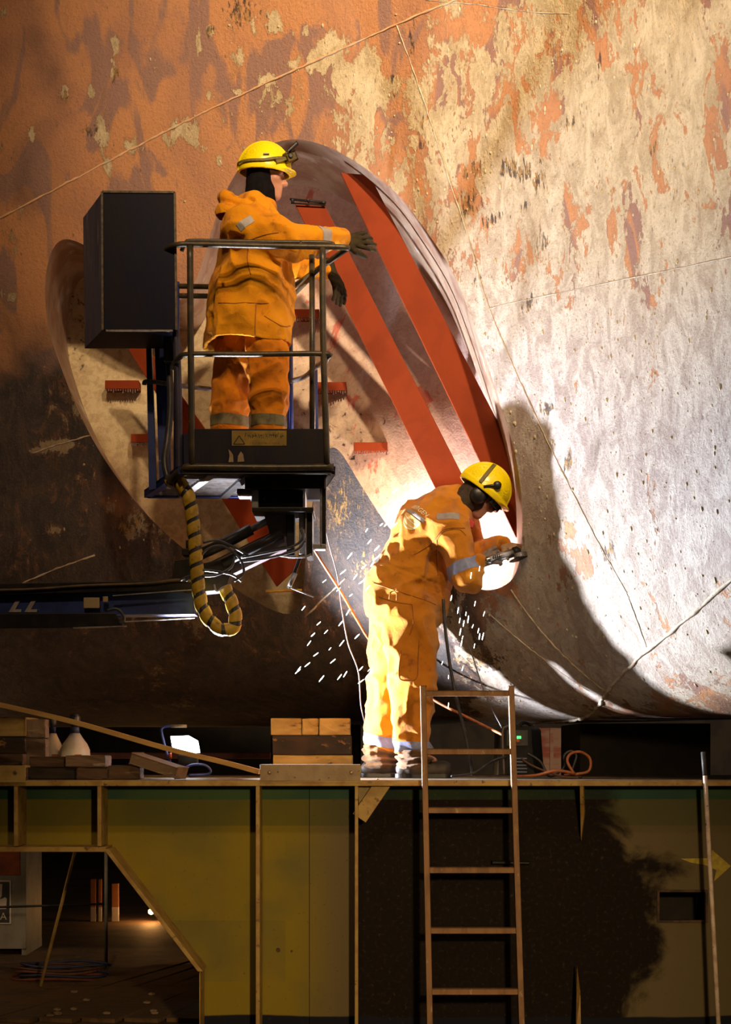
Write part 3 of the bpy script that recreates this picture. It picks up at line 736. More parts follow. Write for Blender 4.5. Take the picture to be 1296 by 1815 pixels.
# flat steel pieces on the flange edge
M_flat = pmat('primed_flat', (0.33, 0.235, 0.13), (0.26, 0.17, 0.09), 9, 0.55, c3=(0.1, 0.05, 0.03), s3=30, l3=0.64, h3=0.7)
def flat(px0, px1, py0, py1, mat, label, bolts):
    t = empty('steel_flat', P((px0 + px1) / 2, py1, GF - .02), label, 'plate')
    a, c = P(px0, py0, GF - .02), P(px1, py1, GF - .02)
    bm = new(); box(bm, (a.x, GF - .025, c.z), (c.x, GF - .010, a.z), .002); obj('face', bm, mat, t)
    bm = new(); box(bm, (a.x, GF - .010, a.z - .012), (c.x, GF + .12, a.z), .002); obj('top_leg', bm, mat, t)
    for x, y in bolts:
        bm = new(); lathe(bm, P(x, y, GF - .026), (0, -1, 0), [(.011, 0), (.011, .006), (.007, .010)], 8); obj('bolt', bm, M_bolt, t)
M_bolt = pmat('bolt_steel', (0.25, 0.17, 0.10), (0.12, 0.07, 0.04), 30, 0.4, 0.6)
flat(461, 639, 1355, 1384, M_flat, 'tan steel angle with two bolt holes on the deck edge under the timber pile', [(478, 1369), (623, 1369)])
flat(-60, 45, 1357, 1387, M_timy, 'yellow steel angle with one bolt at the left frame edge', [(27, 1369)])
# white bell shaped jars
M_white = pmat('white_plastic', (0.62, 0.56, 0.46), (0.5, 0.43, 0.34), 6, 0.4, bmp=.03)
M_blue = pmat('blue_plastic', (0.03, 0.06, 0.20), (0.02, 0.03, 0.1), 8, 0.4)
M_grey = pmat('grey_cap', (0.12, 0.11, 0.10), (0.06, 0.055, 0.05), 12, 0.4, .5)
M_orl = pmat('orange_print', (0.55, 0.16, 0.04), (0.4, 0.1, 0.02), 20)
for x, r, lab, d0 in ((133, 27, 'larger white bell-shaped jar with blue neck behind the planks', .62), (94, 18, 'smaller white bell-shaped jar with orange print, left of the larger', .75)):
    base = P(x, 1375, d0); base.z = GT + .001; R = r / 3000 * (10 + d0)
    t = empty('bell_jar', base, lab, 'jar', 'white bell jars on the deck')
    Hb = P(0, 1300, d0).z - GT
    bm = new(); lathe(bm, base, (0, 0, 1), [(R * .98, .0), (R, Hb * .5), (R * .98, Hb * .62), (R * .80, Hb * .76), (R * .5, Hb * .9), (R * .32, Hb)], 24); obj('body', bm, M_white, t, True)
    bm = new(); lathe(bm, base + Vector((0, 0, Hb)), (0, 0, 1), [(R * .30, -.004), (R * .30, .035), (R * .26, .04)], 16); obj('neck', bm, M_blue, t, True)
    bm = new(); lathe(bm, base + Vector((0, 0, Hb + .04)), (0, 0, 1), [(R * .25, 0), (R * .34, .02), (R * .36, .06), (R * .25, .08)], 16); obj('cap', bm, M_grey, t, True)
    q = base + Vector((R * .35, -R * .95, Hb * .45)); bm = new(); box(bm, (q.x - .022, q.y - .003, q.z - .014), (q.x + .022, q.y + .006, q.z + .02), .002); obj('printed_label', bm, M_orl, t, label='orange printed label')

# ------------------------------------------------------------------ work lamp
M_bluetube = pmat('blue_tube', (0.06, 0.085, 0.30), (0.04, 0.05, 0.2), 10, 0.35)
M_led = emat('led_panel', (0.86, 0.94, 1.0), 25)
LY = .64
LQ = P(325, 1320, LY)
WL = empty('work_lamp', Vector((LQ.x, LY, GT)), 'bright LED work lamp on a blue tubular stand', 'lamp')
bm = new(); tube(bm, spline(PL([(330, 1287, LY), (300, 1287, LY), (288, 1290, LY), (287, 1300, LY), (296, 1335, LY), (306, 1358, LY), (322, 1364, LY - .03), (340, 1356, LY - .05), (362, 1356, LY - .05), (373, 1365, LY - .05), (368, 1372, LY - .05), (335, 1374, LY - .05)]), 6), .0085, 10)
obj('stand_tube', bm, M_bluetube, WL, True)
bm = new(); tube(bm, PL([(303, 1287, LY), (331, 1287, LY)]), .0105, 10); obj('handle_grip', bm, pmat('grip_tan', (0.32, 0.24, 0.15), (0.2, 0.15, 0.1), 10), WL, True)
fr = PL([(300, 1304, LY), (334, 1303, LY - .02), (352, 1313, LY - .03), (356, 1335, LY - .03), (330, 1337, LY - .02), (305, 1334, LY)])
bm = new(); prism(bm, fr, (-.02, .05, 0), .004); obj('housing', bm, M_dark, WL)
cpt = sum(fr, Vector()) / 6
bm = new(); prism(bm, [cpt + (q - cpt) * .93 + Vector((.002, -.006, 0)) for q in fr], (0, .003, 0)); obj('led_panel', bm, M_led, WL, label='glowing white LED panel')
bm = new(); lathe(bm, P(304, 1340, LY - .02), (-1, 0, 0), [(.022, 0), (.02, .012), (.012, .02)], 12); obj('tilt_knob', bm, M_red, WL, True)
bm = new(); box(bm, P(315, 1352, LY - .02) + Vector((0, 0, -.02)), P(352, 1338, LY + .06) + Vector((0, 0, 0)), .006); obj('driver_box', bm, M_dark, WL)
ll = lamp('led_beam', 'SPOT', LQ + Vector((.03, -.05, .0)), LQ + Vector((1.03, -.65, .72)), 2150, (0.86, 0.91, 1.0), 0.05, 106, 0.5)

# small fill lamp added on the lower lip of the recess, hidden by the worker
ru, rs = on_hull(765, 1004)
rl = hull(ru, rs) + Vector((0, .30, .002))
RL = empty('recess_fill_lamp', rl, 'small white LED fill lamp added inside the recess behind the bent worker', 'lamp')
bm = new(); lathe(bm, rl, (0, 0, 1), [(.045, 0), (.045, .012), (.012, .016), (.012, .05)], 16); obj('base', bm, M_dark, RL, True)
bm = new(); lathe(bm, rl + Vector((0, 0, .05)), (0, 0, 1), [(.02, 0), (.03, .01), (.032, .05), (.02, .06)], 16); obj('led_head', bm, M_led, RL, True)
lamp('recess_fill_light', 'POINT', rl + Vector((0, -.01, .16)), (0, 0, 0), 62, (1.0, 0.93, 0.88), .035)

# ------------------------------------------------------------------ welding set and leads
M_case = pmat('welder_case', (0.010, 0.010, 0.012), (0.018, 0.017, 0.017), 8, 0.6, spec=.1)
WY = .30
wb = P(918, 1376, WY); wb.z = GT
WS = empty('welding_machine', wb, 'small black welding set with green display beside the ladder top', 'welder')
a, c = P(893, 1290, WY), P(945, 1372, WY)
bm = new(); prism(bm, PL([(895, 1374, WY), (893, 1296, WY), (899, 1288, WY), (935, 1287, WY), (942, 1292, WY), (948, 1374, WY)]), (.09, .30, 0), .008); obj('case', bm, M_case, WS)
bm = new(); tube(bm, spline(PL([(894, 1372, WY - .012), (891, 1300, WY - .012), (897, 1288, WY - .012), (906, 1287, WY - .012)]), 5), .007, 8); obj('front_guard', bm, pmat('guard_trim', (0.13, 0.09, 0.08), (0.1, 0.07, 0.06), 10), WS, True)
bm = new(); tube(bm, spline(PL([(922, 1287, WY), (926, 1281, WY + .02), (935, 1282, WY + .25), (948, 1292, WY + .3)]), 5), .01, 8); obj('carry_handle', bm, M_case, WS, True)
bm = new(); box(bm, P(898, 1322, WY - .006), P(936, 1294, WY + .002), .003); obj('control_panel', bm, pmat('panel_grey', (0.03, 0.028, 0.028), (0.02, 0.02, 0.02), 10), WS)
for k, (x, y) in enumerate(((918, 1307), (922, 1307))):
    bm = new(); box(bm, P(x - 1.6, y + 2.2, WY - .010), P(x + 1.6, y - 2.2, WY - .004)); obj('display_digit', bm, emat('green_digit', (0.05, 1.0, 0.15), 3.0) if 'green_digit' not in MATS else MATS['green_digit'], WS)
bm = new(); lathe(bm, P(918, 1313, WY - .006), (0, -1, 0), [(.012, 0), (.011, .012), (.008, .015)], 12); obj('knob', bm, M_orl, WS, True)
for k in range(5):
    bm = new(); a = P(914, 1344 + 6 * k, WY - .004); box(bm, (a.x, a.y, a.z - .005), (a.x + .07, a.y + .008, a.z + .003), .001); obj('vent_slat', bm, M_blue, WS)
M_hose = pmat('orange_hose', (0.40, 0.13, 0.04), (0.28, 0.09, 0.03), 20, 0.5)
M_cable = pmat('black_cable', (0.025, 0.024, 0.028), (0.05, 0.045, 0.045), 20, 0.4)
M_gcable = pmat('grey_cable', (0.15, 0.13, 0.15), (0.1, 0.09, 0.1), 20, 0.5)
def cable(name, pts_, r, mat, label, cat='cable', seg=8, n=8):
    bm = new(); tube(bm, spline(PL(pts_), n), r, seg); return obj(name, bm, mat, smooth=True, label=label, cat=cat)
cable('orange_hose', [(556, 972, .3), (575, 1003, .35), (605, 1050, .5), (635, 1102, .78), (660, 1140, .9), (720, 1200, .95), (768, 1240, .9), (830, 1272, .7), (892, 1303, .40)], .0085, M_hose, 'orange hose hanging from the lift past the worker to the welder', 'hose')
cable('grey_cable', [(572, 880, .45), (580, 950, .5), (598, 1020, .6), (606, 1080, .65), (617, 1140, .7), (635, 1190, .75), (640, 1250, .8), (650, 1300, .85), (655, 1372, .85)], .0045, M_gcable, 'thin grey cable dangling left of the bent worker')
cable('black_cable', [(786, 1062, .26), (789, 1110, .26), (798, 1180, .28), (812, 1250, .3), (828, 1315, .34), (838, 1374, .38)], .010, M_cable, 'thick black cable hanging from the bent worker to the deck')
cable('grey_cable', [(810, 1055, .5), (820, 1110, .52), (840, 1170, .54), (862, 1235, .5), (890, 1290, .44)], .004, M_gcable, 'thin grey cable running down behind the ladder to the welder')
cable('black_cable', [(800, 1376, .1), (840, 1370, .15), (868, 1352, .22), (897, 1341, .29)], .007, M_cable, 'short black lead from the boots to the welder')
cable('orange_hose', [(914, 1376, .15), (950, 1374, .05), (985, 1366, .0), (1015, 1370, .02), (1018, 1372, .1), (1006, 1350, .15), (1012, 1336, .18), (1030, 1333, .2), (1046, 1345, .22), (1044, 1366, .22), (1022, 1372, .2), (1000, 1374, .2)], .0085, M_hose, 'coiled orange lead on the deck right of the welder', 'hose')
cable('black_cable', [(935, 1335, .29), (958, 1350, .28), (975, 1376, .25), (1000, 1360, .3), (1000, 1340, .3), (1012, 1331, .3), (1022, 1340, .3), (1015, 1368, .28), (1030, 1378, .2)], .0075, M_cable, 'coiled black lead among the orange coils beside the welder')
cable('brown_hose', [(925, 1345, .28), (940, 1355, .2), (965, 1366, .12), (1000, 1377, .05), (1025, 1378, .0)], .006, pmat('brown_hose', (0.14, 0.06, 0.03), (0.1, 0.05, 0.03), 20), 'brown lead lying from the welder front to the deck edge', 'hose')
# crumpled yellow bag behind the far boot
bm = new(); bmesh.ops.create_icosphere(bm, subdivisions=3, radius=1); cpt = P(645, 1366, .97)
for v in bm.verts:
    k = 1 + .25 * math.sin(v.co.x * 9 + v.co.z * 7) * math.sin(v.co.y * 8)
    v.co = Vector((cpt.x + v.co.x * .055 * k, cpt.y + v.co.y * .05 * k, max(GT + .001, GT + .03 + v.co.z * .04 * k)))
obj('yellow_rag', bm, M_spray, smooth=True, label='crumpled yellow rag behind the far boot', cat='rag')

# ------------------------------------------------------------------ behind the deck: keel blocks, barrier, far clutter
bm = new(); box(bm, (P(1028, 0, 2.4).x, 2.4, 0), (P(1260, 0, 2.4).x, 3.6, ZB - .002), .01); obj('keel_block', bm, M_black, label='black keel block under the hull at the right', cat='block')
bm = new(); box(bm, (P(480, 0, 3.2).x, 3.2, 0), (P(640, 0, 3.2).x, 4.2, ZB - .002), .01); obj('keel_block', bm, M_black, label='black keel block behind the timber pile', cat='block')
M_pale = pmat('pale_rust_panel', (0.50, 0.30, 0.20), (0.42, 0.10, 0.06), 2.5, 0.7, lo=.45, hi=.55, stretch=(.3, 1, 1.6))
FB = empty('far_container', Vector((P(985, 0, 9).x, 9, 0)), 'pale pink and red container seen far under the hull', 'container')
bm = new(); a, c = P(945, 1362, 9), P(1032, 1290, 9); box(bm, (a.x, 9, 0), (c.x, 10, c.z), .01); obj('body', bm, M_pale, FB)
for k in range(4):
    bm = new(); x = a.x + (c.x - a.x) * (k + .5) / 4; box(bm, (x - .02, 8.97, 0), (x + .02, 9.0, c.z)); obj('rib', bm, M_pale, FB)
bm = new(); a, c = P(-80, 1345, 7), P(480, 1334, 7); box(bm, (a.x, 7, a.z), (c.x, 7.2, c.z), .01)
RB = obj('red_beam', bm, pmat('red_beam', (0.22, 0.06, 0.045), (0.12, 0.04, 0.03), 3, .7), label='dull red beam far under the hull', cat='beam')
for x, y0, y1, lab, cc in ((905, 1298, 1345, 'slanted blue-white post far behind the ladder', (0.3, 0.28, 0.4)), (922, 1298, 1345, 'white post beside the blue-white one, far behind the ladder', (0.4, 0.36, 0.32)), (665, 1300, 1350, 'dim white post far behind the far boot', (0.3, 0.3, 0.32)), (878, 1298, 1350, 'narrow white post far left of the welder', (0.35, 0.3, 0.27))):
    bm = new(); q = P(x, y0, 6.5); tube(bm, [Vector((q.x - .06, 6.5, 0)), Vector((q.x, 6.5, 1.0)), q + Vector((.02, 0, .0))], .028, 10)
    obj('site_post', bm, pmat('post_' + str(x), cc, tuple(k * .7 for k in cc), 5), smooth=True, label=lab, cat='post', group='posts far under the hull')
# seen through the girder cut-out
CB = empty('grey_cabinet', Vector((P(0, 0, 4.2).x, 4.2, 0)), 'grey steel cabinet with a black sign seen through the girder cut-out', 'cabinet')
M_cab = pmat('cabinet_grey', (0.17, 0.16, 0.14), (0.12, 0.11, 0.09), 4, .6)
xl, xr = P(-120, 0, 4.2).x, P(46, 0, 4.2).x
bm = new(); box(bm, (xl, 4.2, P(0, 1682, 4.2).z), (xr, 4.9, P(0, 1500, 4.2).z), .008); obj('body', bm, M_cab, CB)
bm = new(); box(bm, (xr - .04, 4.22, 0), (xr, 4.9, P(0, 1680, 4.2).z)); obj('leg', bm, M_cab, CB)
bm = new(); box(bm, (P(-60, 0, 4.2).x, 4.19, P(0, 1551, 4.2).z), (P(36, 0, 4.2).x, 4.205, P(0, 1480, 4.2).z), .002); obj('red_panel', bm, pmat('cab_red', (0.28, 0.06, 0.02), (0.12, 0.03, 0.01), 3, .7), CB)
a, c = P(-70, 1638, 4.19), P(20, 1560, 4.19)
bm = new(); box(bm, (a.x, 4.185, a.z), (c.x, 4.2, c.z), .006); sg = obj('sign_border', bm, pmat('sign_white', (0.42, 0.38, 0.36), (0.36, 0.32, 0.3), 10), CB)
bm = new(); box(bm, (a.x + .012, 4.181, a.z + .012), (c.x - .014, 4.19, c.z - .014), .004); obj('sign_face', bm, pmat('sign_black', (0.012, 0.012, 0.02), (0.02, 0.02, 0.03), 10), sg)
bm = new(); prism(bm, PL([(-8, 1566, 4.18), (4, 1567, 4.18), (3, 1588, 4.18), (-1, 1594, 4.18), (6, 1592, 4.18), (9, 1590, 4.18), (12, 1593, 4.18), (11, 1611, 4.18), (-12, 1612, 4.18)]), (0, .003, 0)); obj('sign_figure', bm, MATS['sign_white'], sg)
vs, fs = text_polys('A', .085); o0 = P(6, 1630, 4.18)
me = bpy.data.meshes.new('sign_letter'); me.from_pydata([(o0.x + v.x, 4.179, o0.z + v.y) for v in vs], [], fs); link_mesh('sign_letter', me, MATS['sign_white'], sg)
bm = new(); tube(bm, [P(188, 1500, 3.05), Vector((P(188, 0, 3.05).x, 3.05, .001))], .014, 8); obj('fence_post', bm, M_cab, smooth=True, label='thin grey upright seen through the girder cut-out', cat='post')
bm = new(); tube(bm, PL([(-140, 1612, 3.05), (190, 1602, 3.05)]), .009, 8); obj('fence_rail', bm, M_dark, smooth=True, label='thin dark horizontal rail behind the cut-out', cat='rail')
bm = new(); tube(bm, [P(134, 1505, 2.2), Vector((P(72, 0, 2.2).x, 2.2, .02))], .012, 8); obj('leaning_stick', bm, M_timy, smooth=True, label='yellow stick leaning behind the girder cut-out', cat='stick')
for x, x2, y0, y1, lab in ((160, 170, 1552, 1634, 'white and orange marker post left in the cut-out'), (174, 180, 1552, 1634, 'slim white marker post beside the marker in the cut-out'), (198, 210, 1560, 1634, 'white marker post right of the fence upright')):
    t = empty('marker_post', Vector((P((x + x2) / 2, 0, 7).x, 7, 0)), lab, 'post', 'marker posts seen through the cut-out')
    bm = new(); box(bm, (P(x, 0, 7).x, 7, P(0, y1, 7).z), (P(x2, 0, 7).x, 7.05, P(0, y1 - 26, 7).z), .004); obj('lower_band', bm, MATS['sign_white'], t)
    bm = new(); box(bm, (P(x, 0, 7).x, 7, P(0, y1 - 26, 7).z), (P(x2, 0, 7).x, 7.05, P(0, y0 + 6, 7).z), .004); obj('orange_band', bm, pmat('marker_orange', (0.25, 0.10, 0.03), (0.2, 0.08, 0.03), 5) if 'marker_orange' not in MATS else MATS['marker_orange'], t)
    bm = new(); box(bm, (P(x, 0, 7).x, 7, 0), (P(x2, 0, 7).x, 7.05, P(0, y1, 7).z), .004); obj('foot', bm, M_dark, t)
for k, cc in enumerate(((0.14, 0.035, 0.02), (0.03, 0.03, 0.08), (0.16, 0.06, 0.04), (0.08, 0.035, 0.03), (0.03, 0.035, 0.1))):
    bm = new(); ctr = Vector((P(105 + 8 * math.sin(k * 2), 0, 2.7).x, 2.72 + .02 * k, .015 + .022 * k))
    R = .30 - .02 * (k % 3)
    ring_ = [ctr + Vector((R * math.cos(a) * 1.2, R * .55 * math.sin(a), .008 * math.sin(3 * a + k))) for a in np.linspace(0, 2 * PI * .97, 40)]
    tube(bm, ring_, .011, 6); obj('hose_coil', bm, pmat('coil_%d' % k, cc, tuple(q * .6 for q in cc), 8), smooth=True, label=['dark red hose at the bottom of the floor coil', 'navy hose, second from the bottom of the floor coil', 'red-brown hose in the middle of the floor coil', 'brown hose, second from the top of the floor coil', 'blue hose on top of the floor coil'][k], cat='hose', group='hoses coiled on the dock floor')
bm = new(); tube(bm, spline([P(180, 1742, 2.6), P(240, 1746, 2.5), P(300, 1752, 2.3), P(380, 1756, 2.2)], 6), .011, 6)
for v in bm.verts: v.co.z += .012
obj('floor_hose', bm, MATS['coil_2'], smooth=True, label='red hose running off the coil to the right', cat='hose')
# cutting glow far away
gq = P(268, 1627, 7.0)
bm = new(); bmesh.ops.create_icosphere(bm, subdivisions=2, radius=.03); bmesh.ops.translate(bm, verts=bm.verts, vec=Vector((gq.x, 7.0, .10)))
obj('cutting_flame', bm, emat('flame', (1.0, 0.5, 0.14), 60), smooth=True, label='small orange cutting glow far behind the girder', cat='flame')
lamp('flame_light', 'POINT', (gq.x, 6.9, .16), (0, 0, 0), 9, (1.0, 0.45, 0.12), .05)
# ------------------------------------------------------------------ boom lift
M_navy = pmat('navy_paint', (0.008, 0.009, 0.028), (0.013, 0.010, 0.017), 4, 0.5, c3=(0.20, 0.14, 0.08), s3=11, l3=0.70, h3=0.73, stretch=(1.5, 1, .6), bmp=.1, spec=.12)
M_navy_lit = pmat('navy_lit_scuffed', (0.10, 0.115, 0.21), (0.05, 0.06, 0.14), 10, 0.45, c3=(0.30, 0.31, 0.36), s3=26, l3=0.56, h3=0.66, stretch=(1, 1, .12), bmp=.1)  # paler navy: light on the box's left side put into the colour, plus scuffs
M_bluep = pmat('blue_paint', (0.018, 0.035, 0.16), (0.012, 0.02, 0.09), 5, 0.4, c3=(0.15, 0.12, 0.1), s3=25, l3=0.68, h3=0.72)
M_rail = pmat('rail_paint', (0.040, 0.032, 0.022), (0.075, 0.052, 0.024), 14, 0.35, 0, c3=(0.26, 0.2, 0.12), s3=22, l3=0.66, h3=0.72)
M_purple = pmat('boom_grey', (0.075, 0.05, 0.058), (0.04, 0.03, 0.035), 6, 0.5)
M_galv = pmat('galvanised', (0.25, 0.23, 0.23), (0.15, 0.13, 0.12), 18, 0.45, .4)
F_, B_ = -.40, .50
FLOORZ = P(0, 828, F_).z
LIFT = empty('boom_lift', P(450, 870, 0), 'dark blue boom lift with a railed work basket and control box', 'lift')
def lp(name, pts_, r, mat=None, n=5, parent=None, straight=False):
    bm = new(); q = PL(pts_)
    tube(bm, q if straight or len(q) == 2 else spline(q, n), r, 12)
    return obj(name, bm, mat or M_rail, parent or LIFT, True)
# control box with skewed side
bm = new()
f4 = PL([(181, 340, -.36), (310, 341, -.36), (313, 585, -.36), (182, 585, -.36)]); b4 = PL([(147, 386, .08), (287, 386, .08), (290, 618, .08), (150, 618, .08)])
hexa(bm, f4, b4, .004); cbx = obj('control_box', bm, [M_navy, M_navy_lit], LIFT)
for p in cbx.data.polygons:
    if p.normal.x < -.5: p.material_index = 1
bm = new()
for a, c in ((f4[0], f4[1]), (f4[1], f4[2]), (f4[0], f4[3])): obox(bm, a, c, .012, .012)
obj('edge_trim', bm, pmat('worn_edge', (0.16, 0.11, 0.05), (0.05, 0.04, 0.03), 30, .5), cbx)
bm = new(); obox(bm, f4[3] + Vector((.02, -.003, -.004)), f4[2] + Vector((-.02, -.003, -.004)), .012, .012, .002); obj('lower_lip', bm, M_galv, cbx)
# rails
lp('top_rail', [(287, 470, -.30), (287, 452, -.31), (297, 440, -.36), (315, 434, F_), (345, 433, F_), (480, 436, F_), (600, 438, F_), (617, 440, F_ + .02)], .0165)
lp('inner_rail', [(322, 445, F_ + .05), (330, 430, F_ + .05), (350, 427, F_ + .05), (480, 429, F_ + .05), (575, 430, F_ + .05), (592, 434, F_ + .04)], .0125)
for x in (388, 533): lp('rail_tie', [(x, 428, F_ + .05), (x, 437, F_)], .008)
lp('side_rail', [(616, 440, F_ + .02), (515, 512, B_)], .0165)
lp('side_rail', [(573, 470, F_), (513, 530, B_)], .0135)
lp('back_rail', [(310, 507, B_), (515, 511, B_)], .0165); lp('back_rail', [(310, 524, B_), (515, 527, B_)], .0165)
lp('front_post', [(337, 436, F_), (338, 600, F_), (341, 828, F_)], .0185); lp('front_post', [(572, 440, F_), (573, 600, F_), (580, 828, F_)], .0185)
lp('inner_post', [(553, 452, -.22), (554, 775, -.22)], .0165)
lp('mid_rail', [(308, 655, -.28), (309, 645, -.30), (318, 634, -.36), (338, 628, F_), (450, 628, F_), (574, 627, F_), (580, 634, F_ + .03), (578, 640, F_ + .1)], .0155)
lp('gate_bar', [(578, 640, -.3), (560, 650, 0.0), (540, 668, .3), (513, 676, B_)], .0155, M_galv)
lp('back_post', [(513, 512, B_), (516, 850, B_)], .0185, M_bluep); lp('back_post', [(557, 655, .2), (560, 860, .2)], .0205, M_bluep)
lp('back_post', [(313, 500, B_), (313, 860, B_)], .0185, M_bluep)
lp('left_post', [(312, 586, -.30), (316, 700, -.30), (318, 845, -.30)], .022, pmat('post_navy', (0.045, 0.038, 0.07), (0.03, 0.028, 0.05), 10, .45))
lp('low_bar', [(256, 682, .1), (262, 676, .1), (315, 683, .1), (378, 690, .3)], .014, M_galv)
lp('bottom_rail', [(300, 856, -.28), (312, 842, -.32), (326, 832, -.38), (345, 828, F_), (480, 829, F_), (592, 828, F_)], .0215)
# toe boards
bm = new(); a, c = P(344, 822, F_ - .004), P(578, 760, F_ - .004); box(bm, (a.x, F_ - .004, a.z), (c.x, F_ + .008, c.z), .002)
tb = obj('toe_board', bm, pmat('toe_navy', (0.018, 0.016, 0.025), (0.028, 0.022, 0.021), 4, .5, spec=.12, c3=(0.25, 0.2, 0.14), s3=9, l3=.72, h3=.74, stretch=(2, 1, .4)), LIFT)
bm = new(); a, c = P(322, 835, -.3), P(342, 768, -.3); hexa(bm, [P(320, 838, -.2), P(341, 832, -.38), P(341, 765, -.38), P(320, 772, -.2)], [q + Vector((.01, .01, 0)) for q in (P(320, 838, -.2), P(341, 832, -.38), P(341, 765, -.38), P(320, 772, -.2))])
obj('side_toe_board', bm, pmat('toe_blue', (0.07, 0.07, 0.15), (0.05, 0.05, 0.1), 6, .5), LIFT)
YL = F_ - .008
bm = new(); a, c = P(411, 790, YL), P(508, 763, YL); box(bm, (a.x, YL, a.z), (c.x, YL + .004, c.z))
wl = obj('warning_label', bm, pmat('label_yellow', (0.32, 0.20, 0.02), (0.22, 0.14, 0.02), 16, .5, c3=(0.03, 0.02, 0.01), s3=22, l3=.66, h3=.7), tb, label='worn yellow warning label with black triangle')
M_ink = pmat('label_ink', (0.03, 0.02, 0.008), (0.06, 0.04, 0.015), 30, .6)
bm = new(); Yi = YL - .0015
tri = [P(424, 772, Yi), P(434, 787, Yi), P(414, 787, Yi)]
for i in range(3): obox(bm, tri[i], tri[(i + 1) % 3], .001, .005)
x = 436
while x < 500:
    y0 = random.choice((767, 769, 768)); y1 = random.choice((776, 774, 777))
    obox(bm, P(x, y0, Yi), P(x + random.choice((-1.5, 0, 1.5)), y1, Yi), .001, .0035)
    if random.random() < .5: obox(bm, P(x, (y0 + y1) / 2, Yi), P(x + 2.5, (y0 + y1) / 2 + random.choice((-2, 0, 2)), Yi), .001, .003)
    x += 3.2
for k in range(18):
    x = 444 + k * 2.9 + random.uniform(-.5, .5); obox(bm, P(x, 784, Yi), P(x + random.uniform(-.8, .8), 787, Yi), .001, .0025)
obj('label_print', bm, M_ink, tb)
for q in ([(405, 796), (409, 800), (413, 806), (414, 819), (405, 819), (407, 808)], [(427, 800), (431, 805), (433, 818), (421, 819), (422, 808)]):
    bm = new(); prism(bm, PL([(x, y, YL) for x, y in q]), (0, .004, 0)); obj('paint_chip', bm, M_flat, tb)
# left column and conduit
bm = new(); hexa(bm, PL([(259, 612, .1), (268, 612, .1), (277, 866, .1), (264, 868, .1)]), PL([(259, 612, .3), (270, 612, .3), (279, 866, .3), (266, 868, .3)])); obj('column_flange', bm, M_bluep, LIFT)
bm = new(); hexa(bm, PL([(274, 612, .18), (296, 612, .18), (304, 850, .18), (283, 862, .18)]), PL([(275, 612, .24), (296, 612, .24), (304, 850, .24), (284, 862, .24)])); obj('column_web', bm, M_bluep, LIFT)
bm = new(); box(bm, P(290, 640, -.2), P(316, 585, .0), .004); obj('column_head', bm, M_dark, LIFT)
lp('conduit', [(296, 590, -.1), (300, 650, -.1), (302, 720, -.12), (297, 780, -.15), (292, 815, -.2), (298, 848, -.24), (310, 858, -.28)], .02, M_cable)
# floor: frame and grating
fz = FLOORZ - .015
fl4 = [Vector((P(322, 0, F_).x, F_ + .02, fz)), Vector((P(588, 0, F_).x, F_ + .02, fz)), Vector((P(560, 0, B_).x, B_, fz)), Vector((P(262, 0, B_).x, B_, fz))]
for i in range(4):
    bm = new(); obox(bm, fl4[i], fl4[(i + 1) % 4], .04, .045, .003); obj('floor_frame', bm, M_bluep if i in (2, 3) else M_dark, LIFT)
for k in range(1, 22):
    t = k / 22
    a = fl4[3] + (fl4[0] - fl4[3]) * t; c = fl4[2] + (fl4[1] - fl4[2]) * t
    bm = new(); obox(bm, a, c, .006, .03); obj('grating_slat', bm, M_galv, LIFT)
for t in (.2, .45, .7):
    a = fl4[0] + (fl4[1] - fl4[0]) * t; c = fl4[3] + (fl4[2] - fl4[3]) * t
    bm = new(); obox(bm, a - Vector((0, 0, .02)), c - Vector((0, 0, .02)), .05, .02); obj('floor_joist', bm, M_galv if t < .4 else M_dark, LIFT)
# rotator, brackets
def lbox(name, x0, y0, x1, y1, Y, dep, mat, bev=.004):
    a, c = P(x0, y1, Y), P(x1, y0, Y); bm = new(); box(bm, (a.x, Y, a.z), (c.x, Y + dep, c.z), bev); return obj(name, bm, mat, LIFT)
lbox('mount_beam', 434, 837, 576, 866, -.30, .5, M_dark); lbox('rotator_housing', 455, 866, 538, 902, -.22, .36, M_dark)
lbox('rotator_flange', 447, 899, 556, 907, -.26, .42, M_dark); lbox('yoke_plate', 538, 866, 541, 905, -.2, .3, M_galv)
bm = new(); prism(bm, PL([(468, 912, -.12), (508, 912, -.12), (508, 968, -.12), (486, 970, -.12), (478, 945, -.12)]), (0, .12, 0), .003); obj('tilt_plate', bm, M_purple, LIFT)
lbox('tilt_plate_edge', 508, 905, 522, 985, -.14, .16, M_dark); lbox('yoke_plate', 530, 907, 541, 982, -.16, .02, M_galv)
lbox('yoke_web', 543, 905, 554, 985, -.2, .26, M_dark); lbox('yoke_edge', 541, 907, 544, 985, -.22, .02, M_galv)
lbox('hanger_plate', 571, 845, 578, 972, -.28, .1, M_dark); lbox('hanger_edge', 567, 866, 571, 970, -.29, .02, M_galv); lbox('hanger_foot', 554, 964, 577, 973, -.29, .1, M_galv)
lp('yoke_lip', [(490, 984, -.2), (515, 987, -.22), (540, 987, -.22), (552, 982, -.22)], .006, M_galv)
lbox('yoke_bracket', 446, 868, 458, 906, -.25, .03, M_galv); lbox('yoke_bracket', 420, 866, 446, 876, -.2, .2, M_galv)
lp('jib_pin', [(533, 985, -.12), (524, 1010, -.12), (512, 1042, -.12)], .011, M_dark); lp('pin_tip', [(524, 1016, -.125), (513, 1040, -.125)], .0125, M_galv); lp('split_pin', [(513, 1041, -.12), (556, 1058, -.12)], .004, M_galv)
